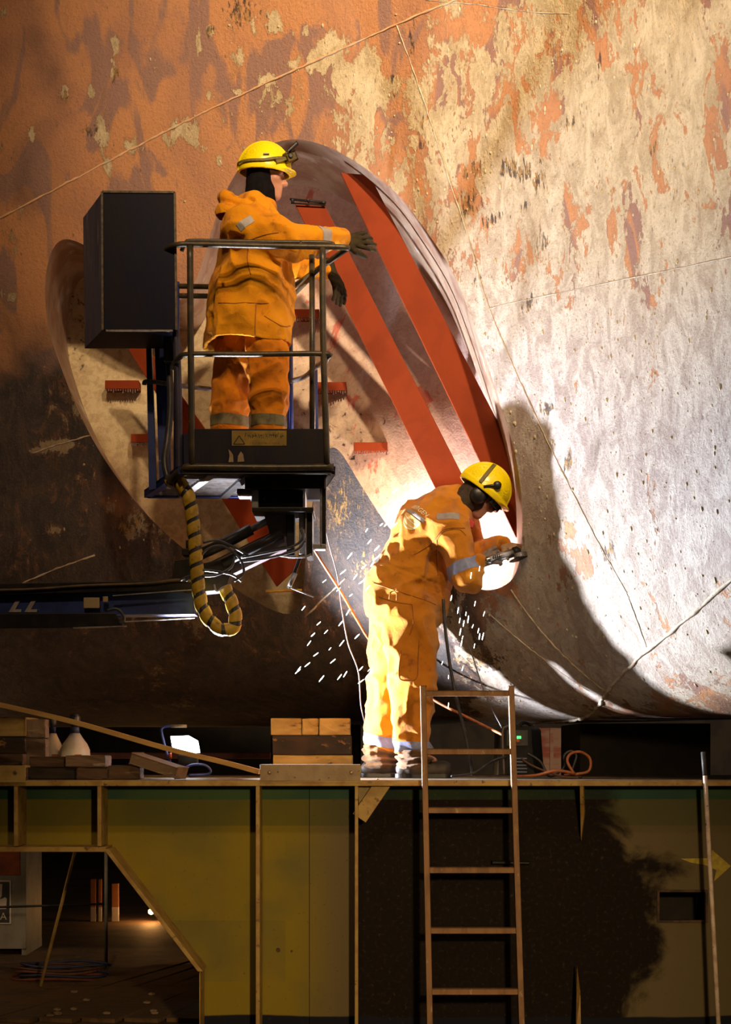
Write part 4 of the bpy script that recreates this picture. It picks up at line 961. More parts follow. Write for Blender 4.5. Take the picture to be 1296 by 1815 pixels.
# jib
bm = new(); obox(bm, P(325, 1042, -.05), P(512, 952, -.05), .12, .12, .006, Vector((0, 0, 1))); obj('jib_arm', bm, M_purple, LIFT)
lp('jib_cylinder', [(350, 985, -.10), (400, 962, -.10), (446, 938, -.10)], .034, M_dark, straight=True); lp('jib_rod', [(446, 938, -.10), (490, 915, -.10)], .02, M_galv)
lp('jib_cylinder', [(395, 1000, -.14), (470, 962, -.14), (500, 945, -.14)], .028, M_dark, straight=True)
bm = new(); prism(bm, PL([(303, 1034, -.14), (310, 993, -.14), (345, 988, -.14), (352, 1000, -.14), (420, 985, -.14), (400, 1045, -.14), (330, 1052, -.14)]), (0, .2, 0), .004); obj('knuckle', bm, M_dark, LIFT)
lbox('knuckle_lug', 322, 972, 342, 984, -.12, .1, M_dark); lp('knuckle_bolt', [(333, 972, -.1), (333, 958, -.1)], .012, M_dark)
# main boom
bm = new(); obox(bm, P(-420, 1080, -.05), P(346, 1068, -.05), .16, .15, .004); obj('boom_inner', bm, M_bluep, LIFT)
bm = new(); hexa(bm, PL([(-420, 1064, -.18), (-420, 1042, -.18), (340, 1028, -.18), (340, 1046, -.18)]), PL([(-420, 1064, .08), (-420, 1042, .08), (340, 1028, .08), (340, 1046, .08)]), .004); obj('boom_top', bm, M_dark, LIFT)
bm = new(); hexa(bm, PL([(-420, 1118, -.2), (-420, 1088, -.2), (205, 1086, -.2), (220, 1112, -.2)]), PL([(-420, 1118, .08), (-420, 1088, .08), (205, 1086, .08), (220, 1112, .08)]), .006); obj('boom_outer', bm, M_dark, LIFT)
bm = new(); obox(bm, P(130, 1113, -.19), P(224, 1110, -.19), .03, .006); obj('boom_strip', bm, M_galv, LIFT)  # this pale strip and the next stand in for rim highlights under the boom
bm = new(); obox(bm, P(222, 1102, -.14), P(345, 1095, -.14), .03, .006); obj('boom_strip', bm, M_galv, LIFT)
bm = new(); obox(bm, P(200, 1056, -.19), P(345, 1045, -.19), .01, .006); obj('boom_strip', bm, M_galv, LIFT)
lbox('boom_patch', 148, 1059, 176, 1078, -.185, .02, M_flat); lbox('boom_patch', 182, 1057, 191, 1067, -.185, .02, M_flat)
lp('hose_bundle', [(-300, 1040, -.19), (0, 1046, -.19), (150, 1038, -.19), (260, 1034, -.19), (310, 1028, -.19), (345, 1030, -.19)], .008, pmat('hose_tan', (0.12, 0.07, 0.03), (0.06, 0.04, 0.02), 10))
lp('hose_loop', [(190, 1082, -.2), (205, 1079, -.2), (215, 1085, -.2), (220, 1098, -.2), (212, 1104, -.2)], .009, M_cable)
M_decal = pmat('decal_grey', (0.30, 0.26, 0.24), (0.2, 0.17, 0.15), 14, .6)
for dx in (0, 28):
    bm = new(); prism(bm, PL([(28 + dx, 1064, -.136), (36 + dx, 1064, -.136), (27 + dx, 1080, -.136), (38 + dx, 1080, -.136), (37 + dx, 1085, -.136), (15 + dx, 1085, -.136)]), (0, .003, 0)); obj('boom_number', bm, M_decal, LIFT, label='pale lower half of a digit')
# yellow hose guard wound in black
path = spline(PL([(297, 852, -.24), (318, 856, -.27), (334, 880, -.29), (342, 925, -.29), (347, 980, -.29), (351, 1035, -.29), (360, 1080, -.29), (380, 1108, -.29), (402, 1117, -.28), (417, 1106, -.27), (414, 1078, -.26), (398, 1040, -.25)]), 10)
bm = new(); tube(bm, path, .034, 14); hg = obj('hose_guard', bm, M_cable, LIFT, True)
M_yel = pmat('guard_yellow', (0.48, 0.30, 0.02), (0.34, 0.20, 0.02), 18, .45, c3=(0.12, 0.07, 0.02), s3=24, l3=.6, h3=.7)
bm = new()
dd, s_, u_ = frame(path[1] - path[0]); acc = 0; prev = None; PITCH, WID = .085, .062
fine = []
for a, c in zip(path, path[1:]):
    for k in range(6): fine.append(a.lerp(c, k / 6))
frs = []
for i, p in enumerate(fine):
    a = fine[max(i - 1, 0)]; c = fine[min(i + 1, len(fine) - 1)]; dd = (c - a).normalized()
    s_ = (s_ - dd * s_.dot(dd)).normalized(); u_ = dd.cross(s_); frs.append((p, s_.copy(), u_.copy()))
    if i: acc += (p - fine[i - 1]).length
arc = [0]
for i in range(1, len(fine)): arc.append(arc[-1] + (fine[i] - fine[i - 1]).length)
def along(s):
    s = max(0, min(s, arc[-1] - 1e-5)); i = int(np.searchsorted(arc, s)); i = max(1, i)
    t = (s - arc[i - 1]) / (arc[i] - arc[i - 1] + 1e-9)
    return fine[i - 1].lerp(fine[i], t), frs[i][1], frs[i][2]
nst = int(arc[-1] / PITCH * 18)
for i in range(nst):
    s = i / 18 * PITCH; th = i / 18 * 2 * PI; row = []
    for wv in (0, .33, .66, 1):
        p, s2, u2 = along(s + wv * WID); rr = .0385 + .003 * math.sin(wv * PI)
        row.append(bm.verts.new(p + (s2 * math.cos(th) + u2 * math.sin(th)) * rr))
    if prev:
        for k in range(3): bm.faces.new((prev[k], prev[k + 1], row[k + 1], row[k]))
    prev = row
obj('yellow_wrap', bm, M_yel, hg, True, label='yellow spiral wrap')
for q in ([(330, 1030, -.3), (345, 1005, -.3), (365, 975, -.3), (395, 968, -.28), (425, 990, -.26), (432, 1015, -.25), (415, 1030, -.25)], [(320, 1028, -.3), (340, 1020, -.3), (380, 1020, -.3), (410, 1005, -.26), (415, 985, -.25)],
          [(350, 1010, -.3), (375, 1012, -.3), (410, 1018, -.26), (428, 1030, -.22)], [(360, 962, -.28), (385, 958, -.27), (415, 970, -.25), (440, 985, -.22)], [(430, 988, -.22), (480, 978, -.24), (520, 968, -.25), (536, 955, -.22), (534, 940, -.2)], [(425, 996, -.22), (480, 988, -.24), (525, 975, -.25), (540, 960, -.2)]):
    lp('hydraulic_hose', q, .0075, M_cable)
lp('hose_clip', [(380, 1036, -.3), (384, 1048, -.31), (396, 1040, -.3)], .005, M_galv)
# ------------------------------------------------------------------ people: implicit shapes meshed with surface nets
def A3(v): return np.array(v[:], np.float32)
def cap(a, b, ra, rb, side=None, ratio=1.0):
    a, b = A3(a), A3(b); sd = None if side is None else A3(Vector(side).normalized())
    def f(p):
        q = p - a; ba = b - a
        if sd is not None: q = q + ((1 / ratio - 1) * (q @ sd))[:, None] * sd; ba = ba + ((1 / ratio - 1) * (ba @ sd)) * sd
        t = np.clip(q @ ba / max(ba @ ba, 1e-9), 0, 1)
        return np.linalg.norm(q - t[:, None] * ba, axis=1) - (ra + (rb - ra) * t)
    return f
def ell(c, r, R=None):
    c, r = A3(c), np.array(r, np.float32); R = None if R is None else np.array(R, np.float32)
    def f(p):
        q = p - c
        if R is not None: q = q @ R          # columns of R: local axes in the world
        k0 = np.linalg.norm(q / r, axis=1); k1 = np.linalg.norm(q / (r * r), axis=1) + 1e-6
        return k0 * (k0 - 1) / k1
    return f
def smin(a, b, k):
    h = np.clip(0.5 + 0.5 * (b - a) / k, 0, 1)
    return b + (a - b) * h - k * h * (1 - h)
def union(fs, k=0.03):
    def f(p):
        d = None
        for g in fs:
            kk = k
            if isinstance(g, tuple): g, kk = g
            e = g(p); d = e if d is None else smin(d, e, kk)
        return d
    return f
def vnoise(p, seed=0):
    i = np.floor(p).astype(np.int64); f = p - i; f = f * f * (3 - 2 * f); out = 0
    def h(x, y, z):
        n = (x * 374761393 + y * 668265263 + z * 2147483647 + seed * 144665) & 0x7fffffff
        n = ((n ^ (n >> 13)) * 1274126177) & 0x7fffffff
        return ((n ^ (n >> 16)) & 0xffff) / 65535.0
    for dx in (0, 1):
        for dy in (0, 1):
            for dz in (0, 1):
                wgt = (f[:, 0] if dx else 1 - f[:, 0]) * (f[:, 1] if dy else 1 - f[:, 1]) * (f[:, 2] if dz else 1 - f[:, 2])
                out = out + wgt * h(i[:, 0] + dx, i[:, 1] + dy, i[:, 2] + dz)
    return out
def ridged(p, seed=0):
    return 1 - 2 * np.abs(vnoise(p, seed) - 0.5)
def mesh_sdf(f, lo, hi, h, clip=None):
    lo, hi = np.array(lo, np.float32), np.array(hi, np.float32)
    n = np.ceil((hi - lo) / h).astype(int) + 1
    ax = [lo[i] + h * np.arange(n[i], dtype=np.float32) for i in range(3)]
    F = np.empty(n, np.float32)
    yy, zz = np.meshgrid(ax[1], ax[2], indexing='ij')
    K = 5                                        # coarse blocks first, full grid only near the surface
    nb = -(-n // K)
    bc = np.stack(np.meshgrid(*[lo[i] + h * (K * np.arange(nb[i]) + (K - 1) / 2) for i in range(3)], indexing='ij'), -1).reshape(-1, 3).astype(np.float32)
    fc = f(bc)
    Fb = np.repeat(np.repeat(np.repeat(fc.reshape(nb), K, 0), K, 1), K, 2)[:n[0], :n[1], :n[2]]
    near = np.abs(fc) < h * K * 0.87 * 1.5 + 0.032
    Nb = np.repeat(np.repeat(np.repeat(near.reshape(nb), K, 0), K, 1), K, 2)[:n[0], :n[1], :n[2]]
    F[:] = Fb
    ids = np.argwhere(Nb)
    for ch in np.array_split(ids, max(1, len(ids) // 300000)):
        F[tuple(ch.T)] = f((lo + h * ch).astype(np.float32))
    S = F < 0
    c = np.zeros(n - 1, np.int8)
    for dx in (0, 1):
        for dy in (0, 1):
            for dz in (0, 1): c += S[dx:n[0] - 1 + dx, dy:n[1] - 1 + dy, dz:n[2] - 1 + dz]
    act = np.argwhere((c > 0) & (c < 8)); idm = -np.ones(n - 1, np.int64); idm[tuple(act.T)] = np.arange(len(act))
    pos = np.zeros((len(act), 3)); cnt = np.zeros(len(act))
    cor = [(x, y, z) for x in (0, 1) for y in (0, 1) for z in (0, 1)]
    val = {q: F[act[:, 0] + q[0], act[:, 1] + q[1], act[:, 2] + q[2]] for q in cor}
    for a in cor:
        for k in range(3):
            if a[k]: continue
            b = list(a); b[k] = 1; b = tuple(b)
            m = (val[a] < 0) != (val[b] < 0); t = val[a][m] / (val[a][m] - val[b][m])
            q = np.tile(np.array(a, float), (m.sum(), 1)); q[:, k] = t
            pos[m] += q; cnt[m] += 1
    V = lo + h * (act + pos / cnt[:, None])
    faces = []
    for k in range(3):
        sl0 = [slice(None)] * 3; sl1 = [slice(None)] * 3; sl0[k] = slice(0, -1); sl1[k] = slice(1, None)
        s0, s1 = S[tuple(sl0)], S[tuple(sl1)]
        e = np.argwhere(s0 != s1); o1, o2 = [(1, 2), (2, 0), (0, 1)][k]
        e = e[(e[:, o1] > 0) & (e[:, o2] > 0) & (e[:, o1] < n[o1] - 1) & (e[:, o2] < n[o2] - 1)]
        if not len(e): continue
        flip = s0[tuple(e.T)]
        def cell(d1, d2):
            q = e.copy(); q[:, o1] -= d1; q[:, o2] -= d2; return idm[tuple(q.T)]
        Q = np.stack([cell(1, 1), cell(0, 1), cell(0, 0), cell(1, 0)], 1)
        Q[~flip] = Q[~flip][:, ::-1]; faces.append(Q)
    faces = np.concatenate(faces)
    me = bpy.data.meshes.new('m'); me.from_pydata(V.tolist(), [], faces.tolist())
    return me
def sdf_obj(name, f, lo, hi, h, mat, parent, keepbvh=False, smooth_it=0, label=None):
    me = mesh_sdf(f, lo, hi, h)
    if smooth_it:
        bm = new(); bm.from_mesh(me)
        for _ in range(smooth_it): bmesh.ops.smooth_vert(bm, verts=bm.verts, factor=.5, use_axis_x=True, use_axis_y=True, use_axis_z=True)
        bm.to_mesh(me); bm.free()
    bv = BVHTree.FromPolygons([v.co.copy() for v in me.vertices], [tuple(p.vertices) for p in me.polygons]) if keepbvh else None
    me.name = name
    o = link_mesh(name, me, mat, parent, True)
    if label: o['label'] = label
    return (o, bv) if keepbvh else o
def bounds(pts_, m):
    a = np.array([q[:] for q in pts_]); return a.min(0) - m, a.max(0) + m
def band(bv, a, b, t0, t1, mat, parent, name='reflective_band', off=.003, seg=48, far=.4, label=None):
    "strip around a limb, laid on the garment surface"
    a, b = Vector(a), Vector(b); d, s, u = frame(b - a); rows = []; bm = new()
    for t in np.linspace(t0, t1, 4):
        c = a.lerp(b, t); row = []
        for k in range(seg):
            dr = s * math.cos(2 * PI * k / seg) + u * math.sin(2 * PI * k / seg)
            hit = bv.ray_cast(c, dr, far)
            row.append(bm.verts.new((hit[0] if hit[0] else c + dr * .1) + dr * off))
        rows.append(row)
    for i in range(3):
        for k in range(seg): bm.faces.new((rows[i][k], rows[i][(k + 1) % seg], rows[i + 1][(k + 1) % seg], rows[i + 1][k]))
    o = obj(name, bm, mat, parent, True)
    if label: o['label'] = label
    return o
def cam_hit(bv, px, py):
    o = Vector((0, CAMY, EYE)); h = bv.ray_cast(o, (P(px, py, 0) - o).normalized(), 50)
    return (h[0], h[1] if h[1].y < 0 else -h[1]) if h[0] else (P(px, py, .3), Vector((0, -1, 0)))
def drape(bv, o0, u, v, verts, faces, mat, parent, name, off=.003, direction=None, label=None, lift=.12):
    "flat outline laid on a surface along direction"
    u, v = Vector(u).normalized(), Vector(v).normalized(); dr = Vector(direction).normalized() if direction else -(u.cross(v)).normalized()
    out = []
    for x, y in verts:
        q = Vector(o0) + u * x + v * y
        hit = bv.ray_cast(q - dr * lift, dr, 2 * lift)
        out.append(((hit[0] if hit[0] else q) - dr * off)[:])
    me = bpy.data.meshes.new(name); me.from_pydata(out, [], faces)
    ob = link_mesh(name, me, mat, parent)
    if label: ob['label'] = label
    return ob
def grid_rect(wd, hg, nx=10, ny=5, inside_fn=None):
    vs = [((i / nx - .5) * wd, (j / ny - .5) * hg) for j in range(ny + 1) for i in range(nx + 1)]
    fs = [(j * (nx + 1) + i, j * (nx + 1) + i + 1, (j + 1) * (nx + 1) + i + 1, (j + 1) * (nx + 1) + i) for j in range(ny) for i in range(nx)]
    return vs, fs
def fabric(name, c1, c2, dirt, sheen=.2):
    m, nt, b, vec = start(name)
    n1 = noise(nt, vec, 5, 6, .6, .4); n2 = noise(nt, vec, 18, 5, .6)
    col = mixc(nt, sstep(nt, n1, .4, .65), c1, c2)
    col = mixc(nt, mth(nt, 'MULTIPLY', sstep(nt, mth(nt, 'ADD', mth(nt, 'MULTIPLY', n1, .5), mth(nt, 'MULTIPLY', n2, .5)), .55, .66), .7), col, dirt)
    nt.links.new(col, b.inputs['Base Color']); b.inputs['Roughness'].default_value = .8; b.inputs['Specular IOR Level'].default_value = .15
    b.inputs['Sheen Weight'].default_value = sheen; b.inputs['Sheen Roughness'].default_value = .45
    bump(nt, b, mth(nt, 'ADD', noise(nt, vec, 420, 2, .5), mth(nt, 'MULTIPLY', noise(nt, vec, 20, 5, .6, .8), 2.5)), .45, .012)
    return m
M_or1 = fabric('orange_jacket_cloth', (0.72, 0.29, 0.006), (0.64, 0.23, 0.005), (0.28, 0.10, 0.012), .05)
M_or2 = fabric('orange_coverall_cloth', (0.60, 0.22, 0.012), (0.50, 0.165, 0.01), (0.20, 0.075, 0.018))
M_or3 = fabric('orange_trouser_cloth', (0.66, 0.21, 0.006), (0.54, 0.155, 0.006), (0.22, 0.08, 0.012), .05)
M_hv = pmat('helmet_yellow', (0.86, 0.67, 0.004), (0.80, 0.60, 0.005), 4, .28, bmp=.02, c3=(0.4, 0.3, 0.02), s3=60, l3=.66, h3=.72, spec=.5)
M_skin = pmat('skin', (0.50, 0.25, 0.16), (0.44, 0.20, 0.13), 12, .5, bmp=.05)
M_blk = pmat('black_knit', (0.005, 0.0045, 0.006), (0.009, 0.007, 0.008), 30, .9, spec=.08)
M_glove = pmat('work_glove', (0.034, 0.025, 0.012), (0.020, 0.014, 0.008), 16, .8, spec=.1, c3=(0.08, 0.06, 0.03), s3=24, l3=.6, h3=.7)
M_glove2 = pmat('tan_glove', (0.36, 0.23, 0.12), (0.26, 0.16, 0.09), 16, .8)
M_glove3 = pmat('grey_glove', (0.20, 0.155, 0.14), (0.13, 0.10, 0.09), 16, .8)
M_boot = pmat('work_boot', (0.030, 0.022, 0.018), (0.055, 0.036, 0.024), 12, .6, c3=(0.1, 0.06, 0.035), s3=26, l3=.6, h3=.7)
M_refl = pmat('reflective_grey', (0.34, 0.30, 0.28), (0.28, 0.25, 0.24), 30, .5, .0, bmp=.05)
M_reflb = pmat('reflective_blue', (0.23, 0.26, 0.42), (0.18, 0.20, 0.34), 30, .5, .0, bmp=.05)
M_rubber = pmat('black_rubber', (0.012, 0.011, 0.011), (0.022, 0.018, 0.016), 20, .35)
M_print = pmat('back_print', (0.85, 0.74, 0.48), (0.78, 0.66, 0.40), 20, .7, bmp=.0)
M_steel = pmat('tool_steel', (0.42, 0.40, 0.40), (0.26, 0.24, 0.24), 20, .25, .9, bmp=.04)

def rotY(p):                                     # columns: forward, left, up ; facing +x pitched down by p
    return np.array([[math.cos(p), 0, math.sin(p)], [0, 1, 0], [-math.sin(p), 0, math.cos(p)]])
def LC(c, R, q):                                 # local point to world
    return Vector(c) + Vector((R @ np.array(q, float)).tolist())
def head_parts(c, R, k=1.0, ears=True):
    e = lambda q, r: ell(LC(c, R, [v * k for v in q]), [v * k for v in r], R)
    s = lambda a, b, ra, rb: cap(LC(c, R, [v * k for v in a]), LC(c, R, [v * k for v in b]), ra * k, rb * k)
    pos = [(e((-.012, 0, .035), (.098, .076, .10)), .02), (e((.03, 0, -.045), (.062, .058, .075)), .04), (e((.064, 0, -.098), (.026, .026, .022)), .025),
           (s((.078, -.035, .028), (.078, .035, .028), .017, .017), .02), (s((.086, 0, .018), (.112, 0, -.026), .010, .0135), .014), (s((.100, -.012, -.030), (.100, .012, -.030), .010, .010), .01),
           (s((.086, -.018, -.058), (.086, .018, -.058), .0085, .0085), .012), (s((.084, -.016, -.072), (.084, .016, -.072), .009, .009), .010),
           (s((.055, -.045, -.012), (.055, -.045, -.012), .022, .022), .02), (s((.055, .045, -.012), (.055, .045, -.012), .022, .022), .02),
           (e((-.01, -.078, -.005), (.020, .010, .034)), .008), (e((-.01, .078, -.005), (.020, .010, .034)), .008), (s((-.02, 0, -.07), (-.05, 0, -.20), .056, .062), .03)]
    neg = [e((.088, -.033, .004), (.014, .017, .011)), e((.088, .033, .004), (.014, .017, .011)), s((.097, -.02, -.0655), (.097, .02, -.0655), .003, .003)]
    eyes = [e((.074, -.032, .004), (.0125, .0125, .0125)), e((.074, .032, .004), (.0125, .0125, .0125))]
    if not ears: pos = pos[:10] + pos[12:]
    u = union(pos, .02)
    def f(p):
        d = u(p)
        for g in neg: d = -smin(-d, g(p), .008)
        for g in eyes: d = np.minimum(d, g(p))
        return d
    return f
def helmet(parent, c, R, a=.150, bw=.125, hgt=.150, label=None):
    c = Vector(c)
    outer = ell(c, (a, bw, hgt), R); inner = ell(c, (a - .006, bw - .006, hgt - .006), R)
    Rm = np.array(R, np.float32); cc = A3(c)
    peak = ell(LC(c, R, (a * .72, 0, -.010)), (.078, .092, .013), R)
    skirt = ell(c, (a + .003, bw + .003, hgt), R)
    ridges = [ell(LC(c, R, (-.005, y, .004 - abs(y) * .25)), (a + .004, .008, hgt + .005), R) for y in (-.032, 0, .032)]
    def f(p):
        q = (p - cc) @ Rm
        d = outer(p)
        for r in ridges: d = smin(d, r(p), .012)
        d = np.maximum(d, -q[:, 2] - .028)
        sk = np.maximum(np.maximum(skirt(p), -q[:, 2] - .028), q[:, 2] - .006)
        d = smin(d, sk, .006); d = smin(d, np.maximum(peak(p), -(q[:, 0] - a * .5)), .012)
        vent = np.maximum(np.abs(q[:, 2] - .075) - .004, np.maximum(np.abs(q[:, 0] + .01) - .028, -1))
        d = np.maximum(d, -np.maximum(vent, np.abs(np.abs(q[:, 1]) - bw * .86) - .02) * 1.0) if False else d
        return np.maximum(d, -inner(p))
    corners = [LC(c, R, (x, y, z)) for x in (-a - .02, a + .09) for y in (-bw - .02, bw + .02) for z in (-.03, hgt + .03)]
    lo, hi = bounds(corners, .01)
    return sdf_obj('helmet', f, lo, hi, .0045, M_hv, parent, label=label or 'yellow safety helmet')
def hand(wrist, fwd, back, thumb_side, curls, k=1.0, spread=.12, r=.0115, thumb=(.7, .55, -.25)):
    "capsules of a hand: palm, four jointed fingers, thumb from the side of the palm"
    w0 = Vector(wrist); f = Vector(fwd).normalized(); n = Vector(back); n = (n - f * n.dot(f)).normalized(); s = f.cross(n).normalized() * thumb_side
    fs = [(cap(w0 - f * .05 * k, w0 + f * .01 * k, .036 * k, .030 * k, n, .8), .02), (cap(w0 + f * .02 * k + s * .016 * k, w0 + f * .082 * k + s * .020 * k, .022 * k, .018 * k, n, .75), .02), (cap(w0 + f * .02 * k - s * .014 * k, w0 + f * .078 * k - s * .022 * k, .022 * k, .018 * k, n, .75), .02),
          (cap(w0 + f * .03 * k, w0 + f * .085 * k, .024 * k, .018 * k, n, .75), .02)]
    pts_ = [w0 - f * .09 * k]
    for i, (off, L) in enumerate(((.032, .078), (.011, .088), (-.011, .080), (-.032, .062))):
        b = w0 + f * .085 * k + s * off * k; ang = curls[i] if hasattr(curls[i], '__len__') else (curls[i],) * 3
        d = (f + s * (spread * (1.5 - i))).normalized(); tot = 0
        for j, frac in enumerate((.45, .32, .23)):
            tot += ang[j]; dj = (d * math.cos(tot) - n * math.sin(tot)).normalized(); e = b + dj * L * frac * k * 1.05
            fs.append((cap(b, e, r * k * (1.05 - .1 * j), r * k * (.97 - .1 * j)), .005)); b = e; pts_.append(e)
    b = w0 + f * .028 * k + s * .030 * k; d = (f * thumb[0] + s * thumb[1] + n * thumb[2]).normalized()
    for j, L in enumerate((.045, .034, .026)):
        e = b + d * L * k; fs.append((cap(b, e, (.0165 - .002 * j) * k, (.0145 - .002 * j) * k), .008)); b = e; pts_.append(e); d = (d + f * .25 - n * .15).normalized()
    return fs, pts_
def glove(name, parent, mat, *a, **kw):
    fs, pt = hand(*a, **kw); lo, hi = bounds(pt + [Vector(a[0])], .06)
    u = union(fs, .012)
    return sdf_obj(name, lambda p: u(p) + .0015 * (vnoise(p * 60, 3) - .5), lo, hi, .0042, mat, parent), fs
def boot(parent, ankle, toe_dir, floorz, L=.29, mat=None, name='boot'):
    a = Vector(ankle); d = Vector(toe_dir); d.z = 0; d.normalize(); s = Vector((-d.y, d.x, 0))
    heel = Vector((a.x, a.y, floorz + .055)) - d * .055; toe = heel + d * (L - .09)
    f = union([cap(Vector((a.x, a.y, floorz + .07)), a + Vector((0, 0, .10)), .058, .060), (cap(heel, heel + d * .12, .050, .052, s, .92), .03), (cap(heel + d * .10, toe, .052, .045, s, 1.05), .03), (ell(toe + Vector((0, 0, .0)), (.055, .055, .05)), .02)], .03)
    g = lambda p: np.maximum(f(p) + .003 * (vnoise(p * 45, 5) - .5), floorz + .022 - p[:, 2])
    lo, hi = bounds([heel, toe, a + Vector((0, 0, .12))], .09)
    b = sdf_obj(name, g, lo, hi, .006, mat or M_boot, parent, smooth_it=1)
    bm = new(); ring_ = []
    for k in range(28):
        th = 2 * PI * k / 28; x = math.cos(th); y = math.sin(th)
        ctr = heel.lerp(toe, .5); hl = (toe - heel).length / 2
        ring_.append(Vector((ctr.x, ctr.y, floorz)) + d * (x * .055 + (hl if x > 0 else -hl)) + s * (y * (.053 if x > 0 else .047)))
    prism(bm, ring_, (0, 0, .028), .003); obj('sole', bm, M_rubber, b)
    return b
def clothes_noise(p, amp, fx=11.0, seed=1, stretch=(1, 1, 1), amp2=.35):
    q = p * np.array(stretch, np.float32)
    wv = q + .06 * np.stack([vnoise(q * 6, seed + 9), vnoise(q * 6, seed + 10), vnoise(q * 6, seed + 11)], 1)
    return amp * ((ridged(wv * fx, seed) - .6) + amp2 * (ridged(wv * fx * 2.3, seed + 3) - .6))

# ================================================================= worker bent over the grinder
Yw = .45
FLz = GT
W2 = empty('person', Vector((P(715, 1370, Yw).x, Yw, GT)), 'person in orange coverall bent forward grinding the recess rim', 'person')
q = dict(pel=P(712, 1062, Yw), wai=P(728, 1010, Yw), che=P(762, 937, .44), upb=P(792, 912, .41), nec=P(812, 888, .38), hipR=P(722, 1090, .33), kneR=P(735, 1208, .32), ankR=P(732, 1335, .32), hipL=P(702, 1090, .58), kneL=P(692, 1212, .61), ankL=P(672, 1326, .64),
         shR=P(797, 942, .22), elR=P(826, 1022, .16), wrR=P(852, 996, .12), shL=P(815, 930, .60), elL=P(836, 985, .62), wrL=P(893, 967, .36))
hc2 = P(850, 880, .34); R2 = rotY(math.radians(38))
# body under the clothes: one continuous figure with head, neck and limbs
body = [cap(q['pel'], q['wai'], .13, .12, (0, 1, 0), 1.15), cap(q['wai'], q['che'], .12, .13, (0, 1, 0), 1.2), cap(q['che'], q['upb'], .12, .09, (0, 1, 0), 1.3), (cap(q['upb'], q['nec'], .07, .055), .04), (cap(q['nec'], hc2, .055, .055), .03)]
for s_ in 'RL':
    body += [(cap(q['hip' + s_], q['kne' + s_], .085, .06), .05), (cap(q['kne' + s_], q['ank' + s_], .058, .04), .03), (cap(q['sh' + s_], q['el' + s_], .055, .045), .04), (cap(q['el' + s_], q['wr' + s_], .043, .030), .02), (cap(q['ank' + s_], q['ank' + s_] + Vector((.12, 0, -.05)), .038, .03), .02), (cap(q['upb'], q['sh' + s_], .07, .06), .05)]
handL = dict(wrist=q['wrL'], fwd=P(920, 972, .26) - q['wrL'], back=(0, -.6, .8), thumb_side=1, curls=[(.35, .7, .5)] * 4)
handR = dict(wrist=q['wrR'], fwd=P(890, 984, .11) - q['wrR'], back=(.1, -1, .35), thumb_side=-1, curls=[(.5, .9, .6)] * 4, thumb=(.8, .5, -.3))
hb = union(body + [(head_parts(hc2, R2), .02)], .03)
lo, hi = bounds(list(q.values()) + [hc2], .16)
sdf_obj('body', hb, lo, hi, .0085, M_skin, W2, smooth_it=1)
# coverall
cv = [cap(q['pel'], q['wai'], .185, .168, (0, 1, 0), 1.12), (cap(q['wai'], q['che'], .172, .188, (0, 1, 0), 1.1), .08), (cap(q['che'], q['upb'], .185, .150, (0, 1, 0), 1.25), .08),
      (ell(P(690, 1055, Yw), (.155, .20, .18)), .08), (cap(P(752, 1075, Yw), P(762, 1030, Yw), .13, .13, (0, 1, 0), 1.2), .08), (cap(q['upb'], q['nec'], .085, .078), .05)]
cv += [(cap(q['hipR'], q['kneR'], .172, .138), .05), (cap(q['kneR'], q['ankR'], .136, .100), .05), (cap(q['hipL'], q['kneL'], .165, .128), .04), (cap(q['kneL'], q['ankL'], .124, .095), .05),
       (cap(q['upb'], q['shR'], .11, .105), .06), (cap(q['shR'], q['elR'], .105, .094), .04), (cap(q['elR'], q['wrR'], .092, .052), .03), (cap(q['upb'], q['shL'], .11, .10), .06), (cap(q['shL'], q['elL'], .10, .078), .03), (cap(q['elL'], q['wrL'], .076, .05), .03)]
cu = union(cv, .05)
d_arm = (q['wrR'] - q['elR']).normalized(); d_armL = (q['wrL'] - q['elL']).normalized()
hemz = GT + .15
def cov(p):
    d = cu(p)
    d = d - clothes_noise(p, .040, 6.5, 2, (1, .8, .8), .55)
    # bunched folds at knees, ankles and elbows
    for c, r, dirv, fr, am in ((q['ankR'] + Vector((0, 0, .06)), .16, (.25, 0, 1), 62, .010), (q['ankL'] + Vector((0, 0, .06)), .16, (-.2, 0, 1), 62, .010), (q['kneR'], .16, (.5, 0, 1), 42, .010), (q['kneL'], .15, (.4, 0, 1), 42, .009), (q['elR'], .10, (1, 0, -.6), 50, .008), (q['elL'].lerp(q['wrL'], .6), .11, (1, 0, 0), 70, .007), (P(760, 1060, .15), .16, (.35, 0, 1), 38, .012), (P(745, 985, .1), .13, (1, 0, .8), 40, .008)):
        v = p - A3(c); g = np.exp(-(v * v).sum(1) / (2 * (r * .6) ** 2))
        ph = v @ A3(Vector(dirv).normalized()) * fr + 3 * vnoise(p * 9, 4)
        d = d - 1.5 * am * g * np.sin(ph)
    # seam groove at the waist
    wd = A3((q['che'] - q['pel']).normalized()); v = (p - A3(q['wai'] - Vector((.02, 0, .03)))) @ wd
    d = d + .006 * np.exp(-(v / .008) ** 2) * (p[:, 2] < q['che'].z)
    d = np.maximum(d, hemz - p[:, 2])
    return d
lo, hi = bounds(list(q.values()) + [P(650, 1050, Yw)], .21)
cob, bv2 = sdf_obj('coverall', cov, lo, hi, .0075, M_or2, W2, True, 0)
